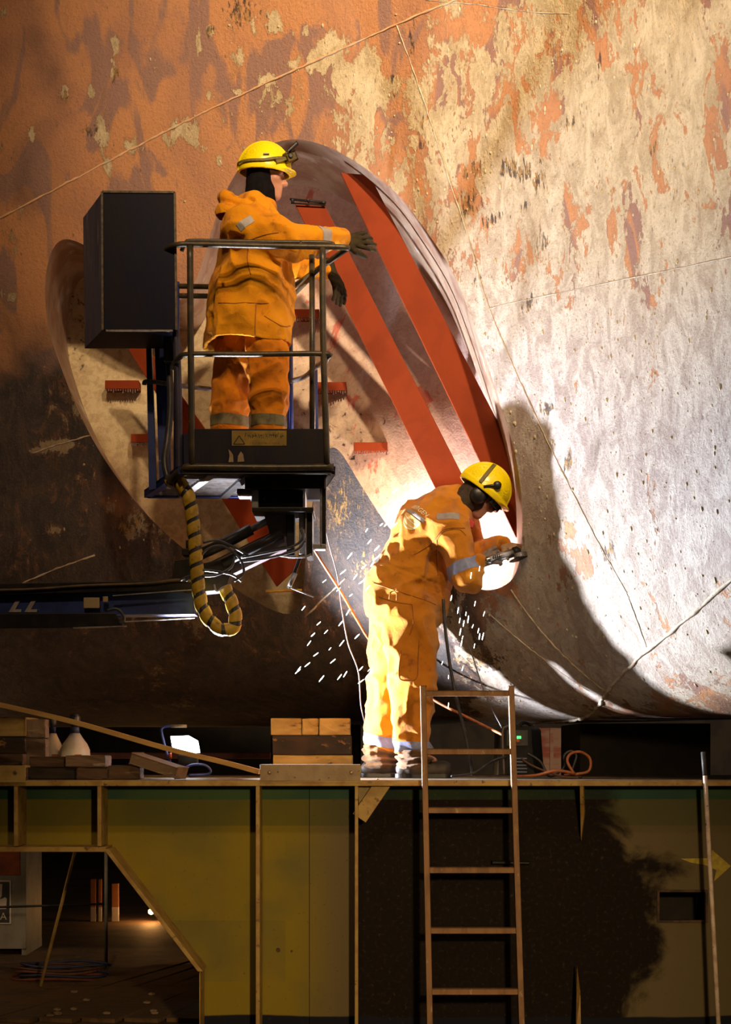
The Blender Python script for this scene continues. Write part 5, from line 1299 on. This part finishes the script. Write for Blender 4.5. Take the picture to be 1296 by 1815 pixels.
# collar
nd = (q['nec'] - q['upb']).normalized()
bm = new(); lathe(bm, q['nec'] - nd * .03, nd, [(.090, 0), (.088, .035), (.080, .055), (.074, .052), (.078, .02)], 24); obj('collar', bm, M_or2, cob, True)
band(bv2, q['shR'], q['elR'], .74, .98, M_reflb, cob, far=.14, label='blue-grey reflective sleeve band')
band(bv2, q['kneR'], q['ankR'], .84, .985, M_reflb, cob, far=.2, label='blue reflective ankle band'); band(bv2, q['kneL'], q['ankL'], .80, .96, M_reflb, cob, far=.2, label='blue reflective ankle band')
vs, fs = grid_rect(.135, .043, 14, 5); drape(bv2, P(797, 909, 0), (1, 0, -.04), (.04, 0, 1), vs, fs, M_refl, cob, 'shoulder_tape', direction=(0, 1, 0), lift=.9, label='grey reflective shoulder tape')
# back print: BERGEN over a tape and an emblem of arcs
c0, n0 = cam_hit(bv2, 741, 906)
n0 = (n0 + Vector((-.35, -.8, .35))).normalized(); bdir = -n0
ux = Vector((.69, 0, -.72)); ux = (ux - n0 * ux.dot(n0)).normalized(); uz = n0.cross(ux).normalized()
KE = .85
vs, fs = text_polys('BERGEN', .050 * KE); drape(bv2, c0, ux, uz, [(v.x * 1.02, v.y) for v in vs], fs, M_print, cob, 'back_lettering', direction=bdir, off=.006, label='pale lettering on the back')
vs, fs = grid_rect(.19 * KE, .026 * KE, 14, 3); drape(bv2, c0 - uz * .030 * KE, ux, uz, vs, fs, M_refl, cob, 'back_tape', direction=bdir, off=.004)
def lens(n=18):
    vs, fs = [], []
    for i in range(n + 1):
        t = i / n * 2 - 1
        for j in range(7):
            r = j / 6; vs.append((t * KE * .085 * (1 - .25 * r * r), -r * KE * .085 * math.sqrt(max(0, 1 - t * t * .8))))
    for i in range(n):
        for j in range(6): fs.append((i * 7 + j, i * 7 + j + 1, (i + 1) * 7 + j + 1, (i + 1) * 7 + j))
    return vs, fs
vs, fs = lens(); drape(bv2, c0 - uz * .050 * KE, ux, uz, vs, fs, pmat('emblem', (0.72, 0.44, 0.14), (0.66, 0.38, 0.11), 20, .8, bmp=0), cob, 'back_emblem', direction=bdir, off=.0035)
for r0 in (.35, .7, .97):
    vs, fs = [], []
    for i in range(21):
        t = i / 20 * 2 - 1
        for e in (0, .006): vs.append((t * KE * .085 * (1 - .25 * r0 * r0), -KE * (r0 * .085 + e) * math.sqrt(max(0, 1 - t * t * .8))))
    fs = [(2 * i, 2 * i + 1, 2 * i + 3, 2 * i + 2) for i in range(20)]
    drape(bv2, c0 - uz * .050 * KE, ux, uz, vs, fs, M_print, cob, 'back_emblem_arc', direction=bdir, off=.005)
# hip pocket outline and flap
M_seam = pmat('orange_seam', (0.34, 0.11, 0.012), (0.24, 0.08, 0.01), 30, .85)
def stitch(bv, pl, mat, parent, name='seam', r=.0035, direction=(0, 1, 0)):
    out = []
    for p in spline(pl, 8):
        h = bv.ray_cast(p - Vector(direction) * .8, Vector(direction), 2)
        if h[0]: out.append(h[0])
    if len(out) > 1:
        bm = new(); tube(bm, out, r, 6); obj(name, bm, mat, parent, True)
stitch(bv2, PL([(672, 1050, 0), (700, 1062, 0), (732, 1067, 0)]), M_seam, cob, 'pocket_seam'); stitch(bv2, PL([(732, 1067, 0), (734, 1100, 0), (728, 1122, 0)]), M_seam, cob, 'pocket_seam')
stitch(bv2, PL([(745, 1130, 0), (743, 1165, 0), (740, 1200, 0), (720, 1205, 0), (708, 1195, 0), (712, 1150, 0)]), M_seam, cob, 'thigh_pocket_seam')
stitch(bv2, PL([(776, 952, 0), (778, 985, 0), (780, 1012, 0)]), M_seam, cob, 'armhole_seam'); stitch(bv2, PL([(776, 952, 0), (790, 938, 0), (815, 935, 0), (828, 945, 0)]), M_seam, cob, 'armhole_seam')
stitch(bv2, PL([(736, 975, 0), (765, 958, 0), (790, 935, 0), (826, 932, 0)]), M_seam, cob, 'yoke_seam'); stitch(bv2, PL([(662, 1025, 0), (700, 1040, 0), (745, 1055, 0), (775, 1065, 0)]), M_seam, cob, 'waist_seam')
bm = new(); tube(bm, [P(x, y, .06) for x, y in ((690, 1062), (692, 1050), (699, 1047), (704, 1053), (703, 1064))], .004, 6); obj('hammer_loop', bm, M_seam, cob, True)
M_cuff = fabric('dirty_cuff_cloth', (0.17, 0.075, 0.02), (0.10, 0.045, 0.014), (0.04, 0.022, 0.012))
for s_ in 'RL':
    an = q['ank' + s_]; cf = cap(an + Vector((0, 0, .0)), Vector((an.x + .012, an.y, GT + .10)), .098, .104)
    fz_ = lambda p, cf=cf: np.maximum(np.maximum(cf(p) - .012 * np.sin(p[:, 2] * 150 + 5 * vnoise(p * 12, 3)) - clothes_noise(p, .02, 12, 6), GT + .055 - p[:, 2]), p[:, 2] - (an.z + .02))
    lo, hi = bounds([an, Vector((an.x, an.y, GT + .05))], .16); sdf_obj('trouser_cuff', fz_, lo, hi, .007, M_cuff, cob, label='dirty brown trouser cuff')
# boots
boot(W2, q['ankR'] + Vector((0, 0, -.06)), (1, -.1, 0), GT, .33); boot(W2, q['ankL'] + Vector((-.01, 0, -.06)), (1, .05, 0), GT, .31)
# gloves around the tool
g1, _ = glove('glove', W2, M_glove3, handR['wrist'], handR['fwd'], handR['back'], handR['thumb_side'], handR['curls'], thumb=handR['thumb'], k=1.0); g2, _ = glove('glove', W2, M_glove2, handL['wrist'], handL['fwd'], handL['back'], handL['thumb_side'], handL['curls'], k=1.08)
g1['label'] = 'grey work glove on the tool grip'; g2['label'] = 'tan work glove on the tool head'
# helmet, muffs, goggles
hm = helmet(W2, LC(hc2, R2, (0.0, 0, .050)), R2, .165, .135, .165)
hcc = LC(hc2, R2, (0.0, 0, .050))
def hp(x, y, z): return LC(hcc, R2, (x, y, z))
bm = new(); pl = [hp(-.045 + .02 * math.cos(a) * 0, .141 * math.cos(a), .161 * math.sin(a)) for a in np.linspace(PI, 0, 24)]
for a, c in zip(pl, pl[1:]): obox(bm, a, c, .022, .004, 0, (a + c) / 2 - hcc)
obj('helmet_strap', bm, pmat('strap_olive', (0.16, 0.12, 0.03), (0.1, 0.08, 0.02), 20), hm)
for s_ in (-1, 1):
    bm = new(); lathe(bm, LC(hc2, R2, (-.008, s_ * .072, -.012)), (0, s_, 0), [(.050, 0), (.054, .012), (.050, .034), (.036, .046), (.012, .050)], 20); obj('ear_defender', bm, M_rubber, W2, True)
    bm = new(); tube(bm, [hp(-.01, s_ * .135, -.01), hp(.03, s_ * .138, .03), hp(.045, s_ * .134, .05)], .010, 8); obj('defender_arm', bm, M_rubber, hm, True)
    bm = new(); lathe(bm, hp(.048, s_ * .115, .048), (0, s_, 0), [(.026, 0), (.026, .024), (.018, .032)], 14); obj('visor_hub', bm, M_rubber, hm, True)
bm = new()
gl = [LC(hc2, R2, (.125 * math.cos(a) + .012, .105 * math.sin(a), .018)) for a in np.linspace(-1.1, 1.1, 14)]
for a, c in zip(gl, gl[1:]): obox(bm, a, c, .014, .05, .003, Vector((R2 @ np.array((0, 0, 1.))).tolist()))
obj('goggles', bm, M_rubber, W2)
# balaclava around neck and jaw
bal = union([cap(LC(hc2, R2, (-.03, 0, .02)), LC(hc2, R2, (-.06, 0, -.11)), .094, .080), (ell(LC(hc2, R2, (-.01, 0, -.03)), (.088, .085, .085), R2), .03)], .03)
lo, hi = bounds([hc2, LC(hc2, R2, (-.06, 0, -.14))], .13)
sdf_obj('balaclava', lambda p: bal(p) - .004 * (ridged(p * 30, 2) - .5), lo, hi, .007, pmat('brown_knit', (0.05, 0.032, 0.018), (0.025, 0.018, 0.012), 30, .85), W2)
bm = new(); prism(bm, PL([(832, 918, .2), (842, 925, .2), (838, 936, .2), (828, 930, .2)]), (0, .06, 0), .002); obj('neck_scarf', bm, pmat('red_cloth', (0.5, 0.04, 0.02), (0.4, 0.03, 0.02), 20), W2)

# ------------------------------------------------------------------ the grinder
Yg = .17
GR = empty('angle_grinder', P(895, 985, Yg), 'steel and black angle grinder held against the bar end', 'grinder')
ga, gb = P(864, 993, .09), P(916, 978, .16)
bm = new(); d_ = (gb - ga).normalized(); lathe(bm, ga, gb - ga, [(.012, -.02), (.020, -.01), (.023, .02), (.021, .06), (.027, .08), (.027, .165), (.022, .185)], 16); obj('body', bm, M_steel, GR, True)
bm = new(); lathe(bm, ga + d_ * .175, d_, [(.024, 0), (.033, .01), (.033, .035), (.020, .048)], 14); obj('gear_head', bm, M_dark, GR, True)
dn = Vector((.25, -.1, -.96)).normalized(); gc = ga + d_ * .20
bm = new(); lathe(bm, gc + dn * .03, dn, [(.012, 0), (.012, .014), (.056, .015), (.056, .019), (.012, .020)], 28); obj('grinding_disc', bm, M_dark, GR)
bm = new(); pl = [gc + dn * .03 + (frame(dn)[1] * math.cos(a) + frame(dn)[2] * math.sin(a)) * .06 for a in np.linspace(0, PI, 18)]
for a, c in zip(pl, pl[1:]): obox(bm, a, c, .003, .024, 0, dn)
obj('disc_guard', bm, M_steel, GR)
bm = new(); tube(bm, [gc, gc + Vector((.0, .06, .015)), gc + Vector((0, .12, .02))], .014, 10); obj('side_handle', bm, M_rubber, GR, True)
for k in range(4):
    bm = new(); a = ga + d_ * (.04 + .014 * k) + Vector((0, -.026, -.006)); obox(bm, a, a + Vector((.0, -.003, .02)), .004, .004); obj('vent_slot', bm, M_dark, GR)

# ================================================================= worker in the basket
Y1 = .06
W1z = FLOORZ + .004
W1 = empty('person', Vector((P(450, 0, Y1).x, Y1, W1z)), 'person in orange hooded jacket standing in the lift basket', 'person')
r = dict(pel=P(448, 610, Y1), wai=P(450, 540, Y1), che=P(452, 440, Y1), upb=P(452, 392, Y1), nec=P(460, 352, Y1), hipR=P(472, 625, -.05), kneR=P(478, 705, -.06), ankR=P(474, 800, -.06), hipL=P(424, 625, .17), kneL=P(408, 700, .18), ankL=P(406, 795, .18),
         shR=P(432, 402, -.13), elR=P(520, 428, -.17), wrR=P(606, 427, .10), shL=P(462, 400, .25), elL=P(520, 470, .38), wrL=P(580, 478, .42))
hc1 = P(472, 316, Y1); R1 = rotY(math.radians(4))
body = [cap(r['pel'], r['wai'], .13, .12, (0, 1, 0), 1.15), cap(r['wai'], r['che'], .12, .13, (0, 1, 0), 1.2), cap(r['che'], r['upb'], .12, .09, (0, 1, 0), 1.3), (cap(r['upb'], r['nec'], .07, .055), .04), (cap(r['nec'], hc1, .055, .055), .03)]
for s_ in 'RL':
    body += [(cap(r['hip' + s_], r['kne' + s_], .085, .06), .05), (cap(r['kne' + s_], r['ank' + s_], .058, .04), .03), (cap(r['sh' + s_], r['el' + s_], .05, .042), .04), (cap(r['el' + s_], r['wr' + s_], .042, .028), .02), (cap(r['ank' + s_], r['ank' + s_] + Vector((.12, 0, -.05)), .038, .03), .02), (cap(r['upb'], r['sh' + s_], .07, .055), .05)]
hb1 = union(body + [(head_parts(hc1, R1, 1.06, False), .02)], .03)
lo, hi = bounds(list(r.values()) + [hc1], .16)
sdf_obj('body', hb1, lo, hi, .0075, M_skin, W1, smooth_it=0)
# trousers
tr = union([cap(P(445, 600, Y1), P(445, 620, Y1), .15, .15, (0, 1, 0), 1.0), (cap(r['hipR'], r['kneR'], .128, .108), .04), (cap(r['kneR'], r['ankR'], .106, .098), .04), (cap(r['hipL'], r['kneL'], .128, .110), .04), (cap(r['kneL'], r['ankL'], .106, .096), .04)], .04)
hem1 = W1z + .07
def trf(p):
    d = tr(p) - clothes_noise(p, .030, 8, 5, (1, 1, .8), .5)
    for c, rr, dirv, fr, am in ((r['kneR'], .16, (-.5, 0, 1), 55, .008), (r['kneL'], .15, (.6, 0, 1), 50, .010)):
        v = p - A3(c); g = np.exp(-(v * v).sum(1) / (2 * (rr * .6) ** 2)); d = d - 1.5 * am * g * np.sin(v @ A3(Vector(dirv).normalized()) * fr + 3 * vnoise(p * 9, 4))
    return np.maximum(np.maximum(d, hem1 - p[:, 2]), p[:, 2] - (r['pel'].z + .05))
lo, hi = bounds([r[k] for k in ('pel', 'hipR', 'hipL', 'kneR', 'kneL', 'ankR', 'ankL')], .22)
tro, bvt = sdf_obj('trousers', trf, lo, hi, .0075, M_or3, W1, True, 0)
M_band = pmat('dirty_band', (0.17, 0.14, 0.06), (0.09, 0.07, 0.035), 18, .6)
band(bvt, r['kneR'], r['ankR'], .36, .56, M_band, tro, far=.2, label='dirty grey reflective band'); band(bvt, r['kneL'], r['ankL'], .40, .60, M_band, tro, far=.2, label='dirty grey reflective band')
# jacket
jk = union([cap(P(440, 615, Y1 - .02), P(446, 520, Y1), .262, .235, (0, 1, 0), .98), (cap(P(446, 520, Y1), P(452, 440, Y1), .222, .19, (0, 1, 0), 1.05), .06), (cap(P(452, 440, Y1), P(448, 398, Y1), .185, .135, (0, 1, 0), 1.3), .06),
            (cap(r['upb'], r['shR'], .11, .105), .05), (cap(r['upb'], r['shL'], .11, .10), .05), (cap(r['shR'], r['elR'], .118, .095), .05), (cap(r['elR'], r['wrR'] + (r['elR'] - r['wrR']) * .08, .088, .062), .03), (cap(r['shL'], r['elL'], .11, .085), .04), (cap(r['elL'], r['wrL'] + (r['elL'] - r['wrL']) * .1, .082, .06), .03),
            (cap(P(452, 372, Y1), P(440, 385, Y1), .085, .10, (0, 1, 0), 1.3), .05)], .05)
jhem = P(0, 614, Y1).z
def jkf(p):
    d = jk(p) - clothes_noise(p, .045, 5.5, 8, (1, 1, .7), .55)
    for c, rr, dirv, fr, am in ((r['elR'], .11, (1, 0, .3), 60, .009), (r['wrR'] + Vector((-.12, -.05, 0)), .09, (1, .2, 0), 75, .009), (P(430, 560, -.1), .20, (.6, 0, 1), 30, .010), (P(425, 470, -.1), .18, (.7, 0, 1), 34, .009), (P(480, 400, -.12), .12, (-.35, 0, 1), 55, .008), (r['wrL'] + Vector((-.1, 0, .02)), .09, (1, 0, -.1), 70, .008)):
        v = p - A3(c); g = np.exp(-(v * v).sum(1) / (2 * (rr * .6) ** 2)); d = d - 1.5 * am * g * np.sin(v @ A3(Vector(dirv).normalized()) * fr + 3 * vnoise(p * 8, 6))
    d = np.maximum(d, -np.maximum(d + .022, p[:, 2] - (jhem + .22)))
    return np.maximum(d, jhem + .012 * np.sin(p[:, 0] * 14) - p[:, 2])
lo, hi = bounds([r[k] for k in ('pel', 'che', 'upb', 'shR', 'elR', 'wrR', 'shL', 'elL', 'wrL')], .27)
jac, bvj = sdf_obj('jacket', jkf, lo, hi, .0075, M_or1, W1, True, 0)
# hood lying on the shoulders: two fat rolls round the neck
hd = union([cap(P(402, 352, Y1 - .10), P(470, 372, Y1 - .13), .030, .026), (cap(P(402, 352, Y1 + .10), P(470, 368, Y1 + .13), .030, .026), .03), (cap(P(400, 350, Y1 - .10), P(398, 350, Y1 + .10), .040, .040), .03), (cap(P(398, 374, Y1 - .12), P(440, 378, Y1 - .16), .042, .032), .015), (cap(P(398, 374, Y1 + .12), P(440, 378, Y1 + .16), .042, .032), .015), (cap(P(396, 376, Y1 - .12), P(396, 376, Y1 + .12), .045, .045), .015)], .02)
lo, hi = bounds([P(398, 350, Y1 - .12), P(470, 380, Y1 + .14), P(396, 376, Y1 + .12)], .09)
sdf_obj('hood', lambda p: hd(p) - clothes_noise(p, .012, 14, 4), lo, hi, .0075, M_or1, jac, smooth_it=1)
bm = new(); lathe(bm, r['nec'] - Vector((.0, 0, .075)), (.12, 0, 1), [(.105, 0), (.10, .04), (.090, .065), (.08, .06), (.085, .02)], 24); obj('collar', bm, M_or1, jac, True)
vs, fs = grid_rect(.10, .045, 10, 4); drape(bvj, P(430, 372, -.5), (.80, 0, .6), (-.6, 0, .8), vs, fs, M_refl, jac, 'shoulder_tape', direction=(0, 1, 0), lift=.9, label='grey reflective shoulder tape')
band(bvj, r['elR'], r['wrR'], .40, .60, M_refl, jac, far=.13, label='grey reflective cuff band')
stitch(bvj, PL([(437, 400, -.5), (432, 430, -.5), (438, 460, -.5)]), M_seam, jac, 'armhole_seam'); stitch(bvj, PL([(378, 508, -.5), (420, 512, -.5), (470, 508, -.5)]), M_seam, jac, 'waist_seam')
stitch(bvj, PL([(447, 510, -.5), (446, 560, -.5), (446, 605, -.5)]), M_seam, jac, 'side_seam'); stitch(bvj, PL([(462, 532, -.5), (478, 542, -.5), (495, 548, -.5), (508, 540, -.5)]), M_seam, jac, 'pocket_flap_seam'); stitch(bvj, PL([(432, 402, -.5), (455, 395, -.5), (490, 388, -.5)]), M_seam, jac, 'yoke_seam')
stitch(bvj, PL([(370, 604, -.5), (420, 610, -.5), (470, 608, -.5), (510, 605, -.5)]), M_seam, jac, 'hem_seam')
bm = new(); lathe(bm, P(455, 366, -.11), (0, -1, .2), [(.010, 0), (.010, .006), (.006, .010)], 10); obj('hood_toggle', bm, M_rubber, jac)
# gloves
gA, _ = glove('glove', W1, M_glove, r['wrR'], P(690, 424, .19) - r['wrR'], (-.1, -.97, .2), 1, [(.02, .08, .08), (.06, .12, .1), (.10, .2, .12), (.16, .26, .15)], k=1.2, spread=.2, thumb=(.75, .6, -.1))
gB, _ = glove('glove', W1, M_glove, r['wrL'] + Vector((.03, 0, -.02)), P(606, 540, .40) - r['wrL'], (.75, -.6, .1), -1, [(.15, .3, .2), (.2, .35, .25), (.25, .35, .25), (.3, .4, .3)], k=1.18, spread=.05)
gA['label'] = 'dark glove reaching to the bar'; gB['label'] = 'dark glove hanging down'
boot(W1, r['ankR'] + Vector((0, 0, .0)), (1, -.2, 0), W1z, .31); boot(W1, r['ankL'], (1, .1, 0), W1z, .31)
# balaclava, helmet with lamp and visor arm
bal = union([cap(LC(hc1, R1, (-.02, 0, .05)), LC(hc1, R1, (-.045, 0, -.15)), .098, .075), (cap(LC(hc1, R1, (-.01, 0, -.075)), LC(hc1, R1, (-.01, 0, -.115)), .084, .078), .03), (ell(LC(hc1, R1, (.0, 0, .045)), (.108, .086, .07), R1), .02)], .03)
lo, hi = bounds([hc1, LC(hc1, R1, (-.05, 0, -.2))], .13)
hm1 = np.array(R1, np.float32); hcA = A3(hc1)
def balf(p):
    l = (p - hcA) @ hm1
    d = bal(p) - .003 * (ridged(p * 26, 2) - .5)
    open_ = np.maximum(-(l[:, 0] - (.044 - .40 * (l[:, 2] + .03))), np.maximum(l[:, 2] - .028, -l[:, 2] - .2))
    return np.maximum(d, -open_)
sdf_obj('balaclava', balf, lo, hi, .0065, M_blk, W1)
hcc1 = LC(hc1, R1, (-.012, 0, .05)); hm = helmet(W1, hcc1, R1, .154, .125, .160)
def h1(x, y, z): return LC(hcc1, R1, (x, y, z))
bm = new()
pl = [h1(.165 * math.cos(a), .137 * math.sin(a), .012 + .05 * max(0, math.cos(a)) ) for a in np.linspace(-PI, PI, 40)]
for a, c in zip(pl, pl[1:]): obox(bm, a, c, .004, .014)
obj('lamp_strap', bm, MATS['strap_olive'], hm)
bm = new(); obox(bm, h1(.118, -.075, .045), h1(.168, -.045, .075), .06, .045, .008); hl = obj('headlamp', bm, pmat('lamp_brass', (0.12, 0.085, 0.02), (0.05, 0.035, 0.012), 14, .35), hm)
bm = new(); lathe(bm, h1(.150, -.085, .062), (.3, -1, 0), [(.016, 0), (.016, .012), (.010, .016)], 12); obj('lamp_lens', bm, M_rubber, hl)
bm = new(); obox(bm, h1(.135, -.06, .095), h1(.185, -.06, .150), .03, .014, .004); obj('visor_arm', bm, M_rubber, hm)
bm = new(); obox(bm, h1(.07, -.118, .012), h1(.13, -.085, .05), .012, .022, .003); obj('lamp_clip', bm, MATS['strap_olive'], hm)
bm = new(); obox(bm, h1(-.005, -.128, .050), h1(.03, -.124, .054), .006, .006); obj('vent_slot', bm, M_rubber, hm)

# ------------------------------------------------------------------ sparks from the grinder
SP = [(718, 860), (728, 858), (750, 862), (680, 898), (690, 900), (697, 915), (700, 930), (684, 930), (672, 985), (650, 940), (655, 960), (620, 985), (645, 1005), (617, 1085), (555, 1125), (565, 1105), (604, 1105), (585, 1150), (545, 1178), (528, 1190), (602, 1200), (612, 1195),
      (640, 1185), (650, 1200), (640, 1208), (655, 1187), (530, 1186), (815, 1100), (822, 1105), (838, 1110), (820, 1130), (818, 1140), (826, 1088), (850, 1128), (856, 1128), (841, 1145), (784, 1175), (820, 1185), (795, 1200), (795, 1250), (575, 1030), (538, 1078), (718, 890), (740, 868), (700, 870),
      (630, 1022), (606, 1140), (633, 1128), (570, 1203), (590, 1172), (668, 972), (660, 1000), (692, 888), (676, 930), (666, 990), (643, 1030), (735, 858), (727, 868), (812, 1082), (830, 1098), (848, 1118), (816, 1120), (842, 1070), (858, 1088), (800, 1060), (872, 1010), (862, 1020), (850, 1008), (905, 1005), (896, 1016), (880, 1030), (835, 1020), (652, 1042), (608, 1014), (600, 1045), (622, 1055), (560, 1160), (548, 1140), (578, 1120)]
M_spark = emat('spark_glow', (0.90, 1.0, 0.94), 14)
bm = new(); lathe(bm, (0, 0, -.014), (0, 0, 1), [(.0005, -.012), (.0024, -.005), (.0030, .014), (.0024, .033), (.0005, .040)], 6)
sme = bpy.data.meshes.new('spark'); bm.to_mesh(sme); bm.free(); sme.materials.append(M_spark)
for i, (x, y) in enumerate(SP):
    o = bpy.data.objects.new('spark', sme); COL.objects.link(o)
    o.location = P(x, y, random.uniform(.02, .12) if x > 640 and y < 1060 else random.uniform(.15, .55))
    o.rotation_euler = (random.uniform(-.3, .3), (.75 if x < 760 else .25) + random.uniform(-.2, .2), 0)
    k = random.uniform(.55, 1.0); o.scale = (k, k, k * random.uniform(.7, 1.1))
    tag(o, 'glowing white spark falling between the bent worker and the ladder' if x > 760 else 'glowing white spark flying past the back of the bent worker' if y < 1060 else 'glowing white spark low down left of the bent worker', 'spark', 'sparks flying off the grinder')
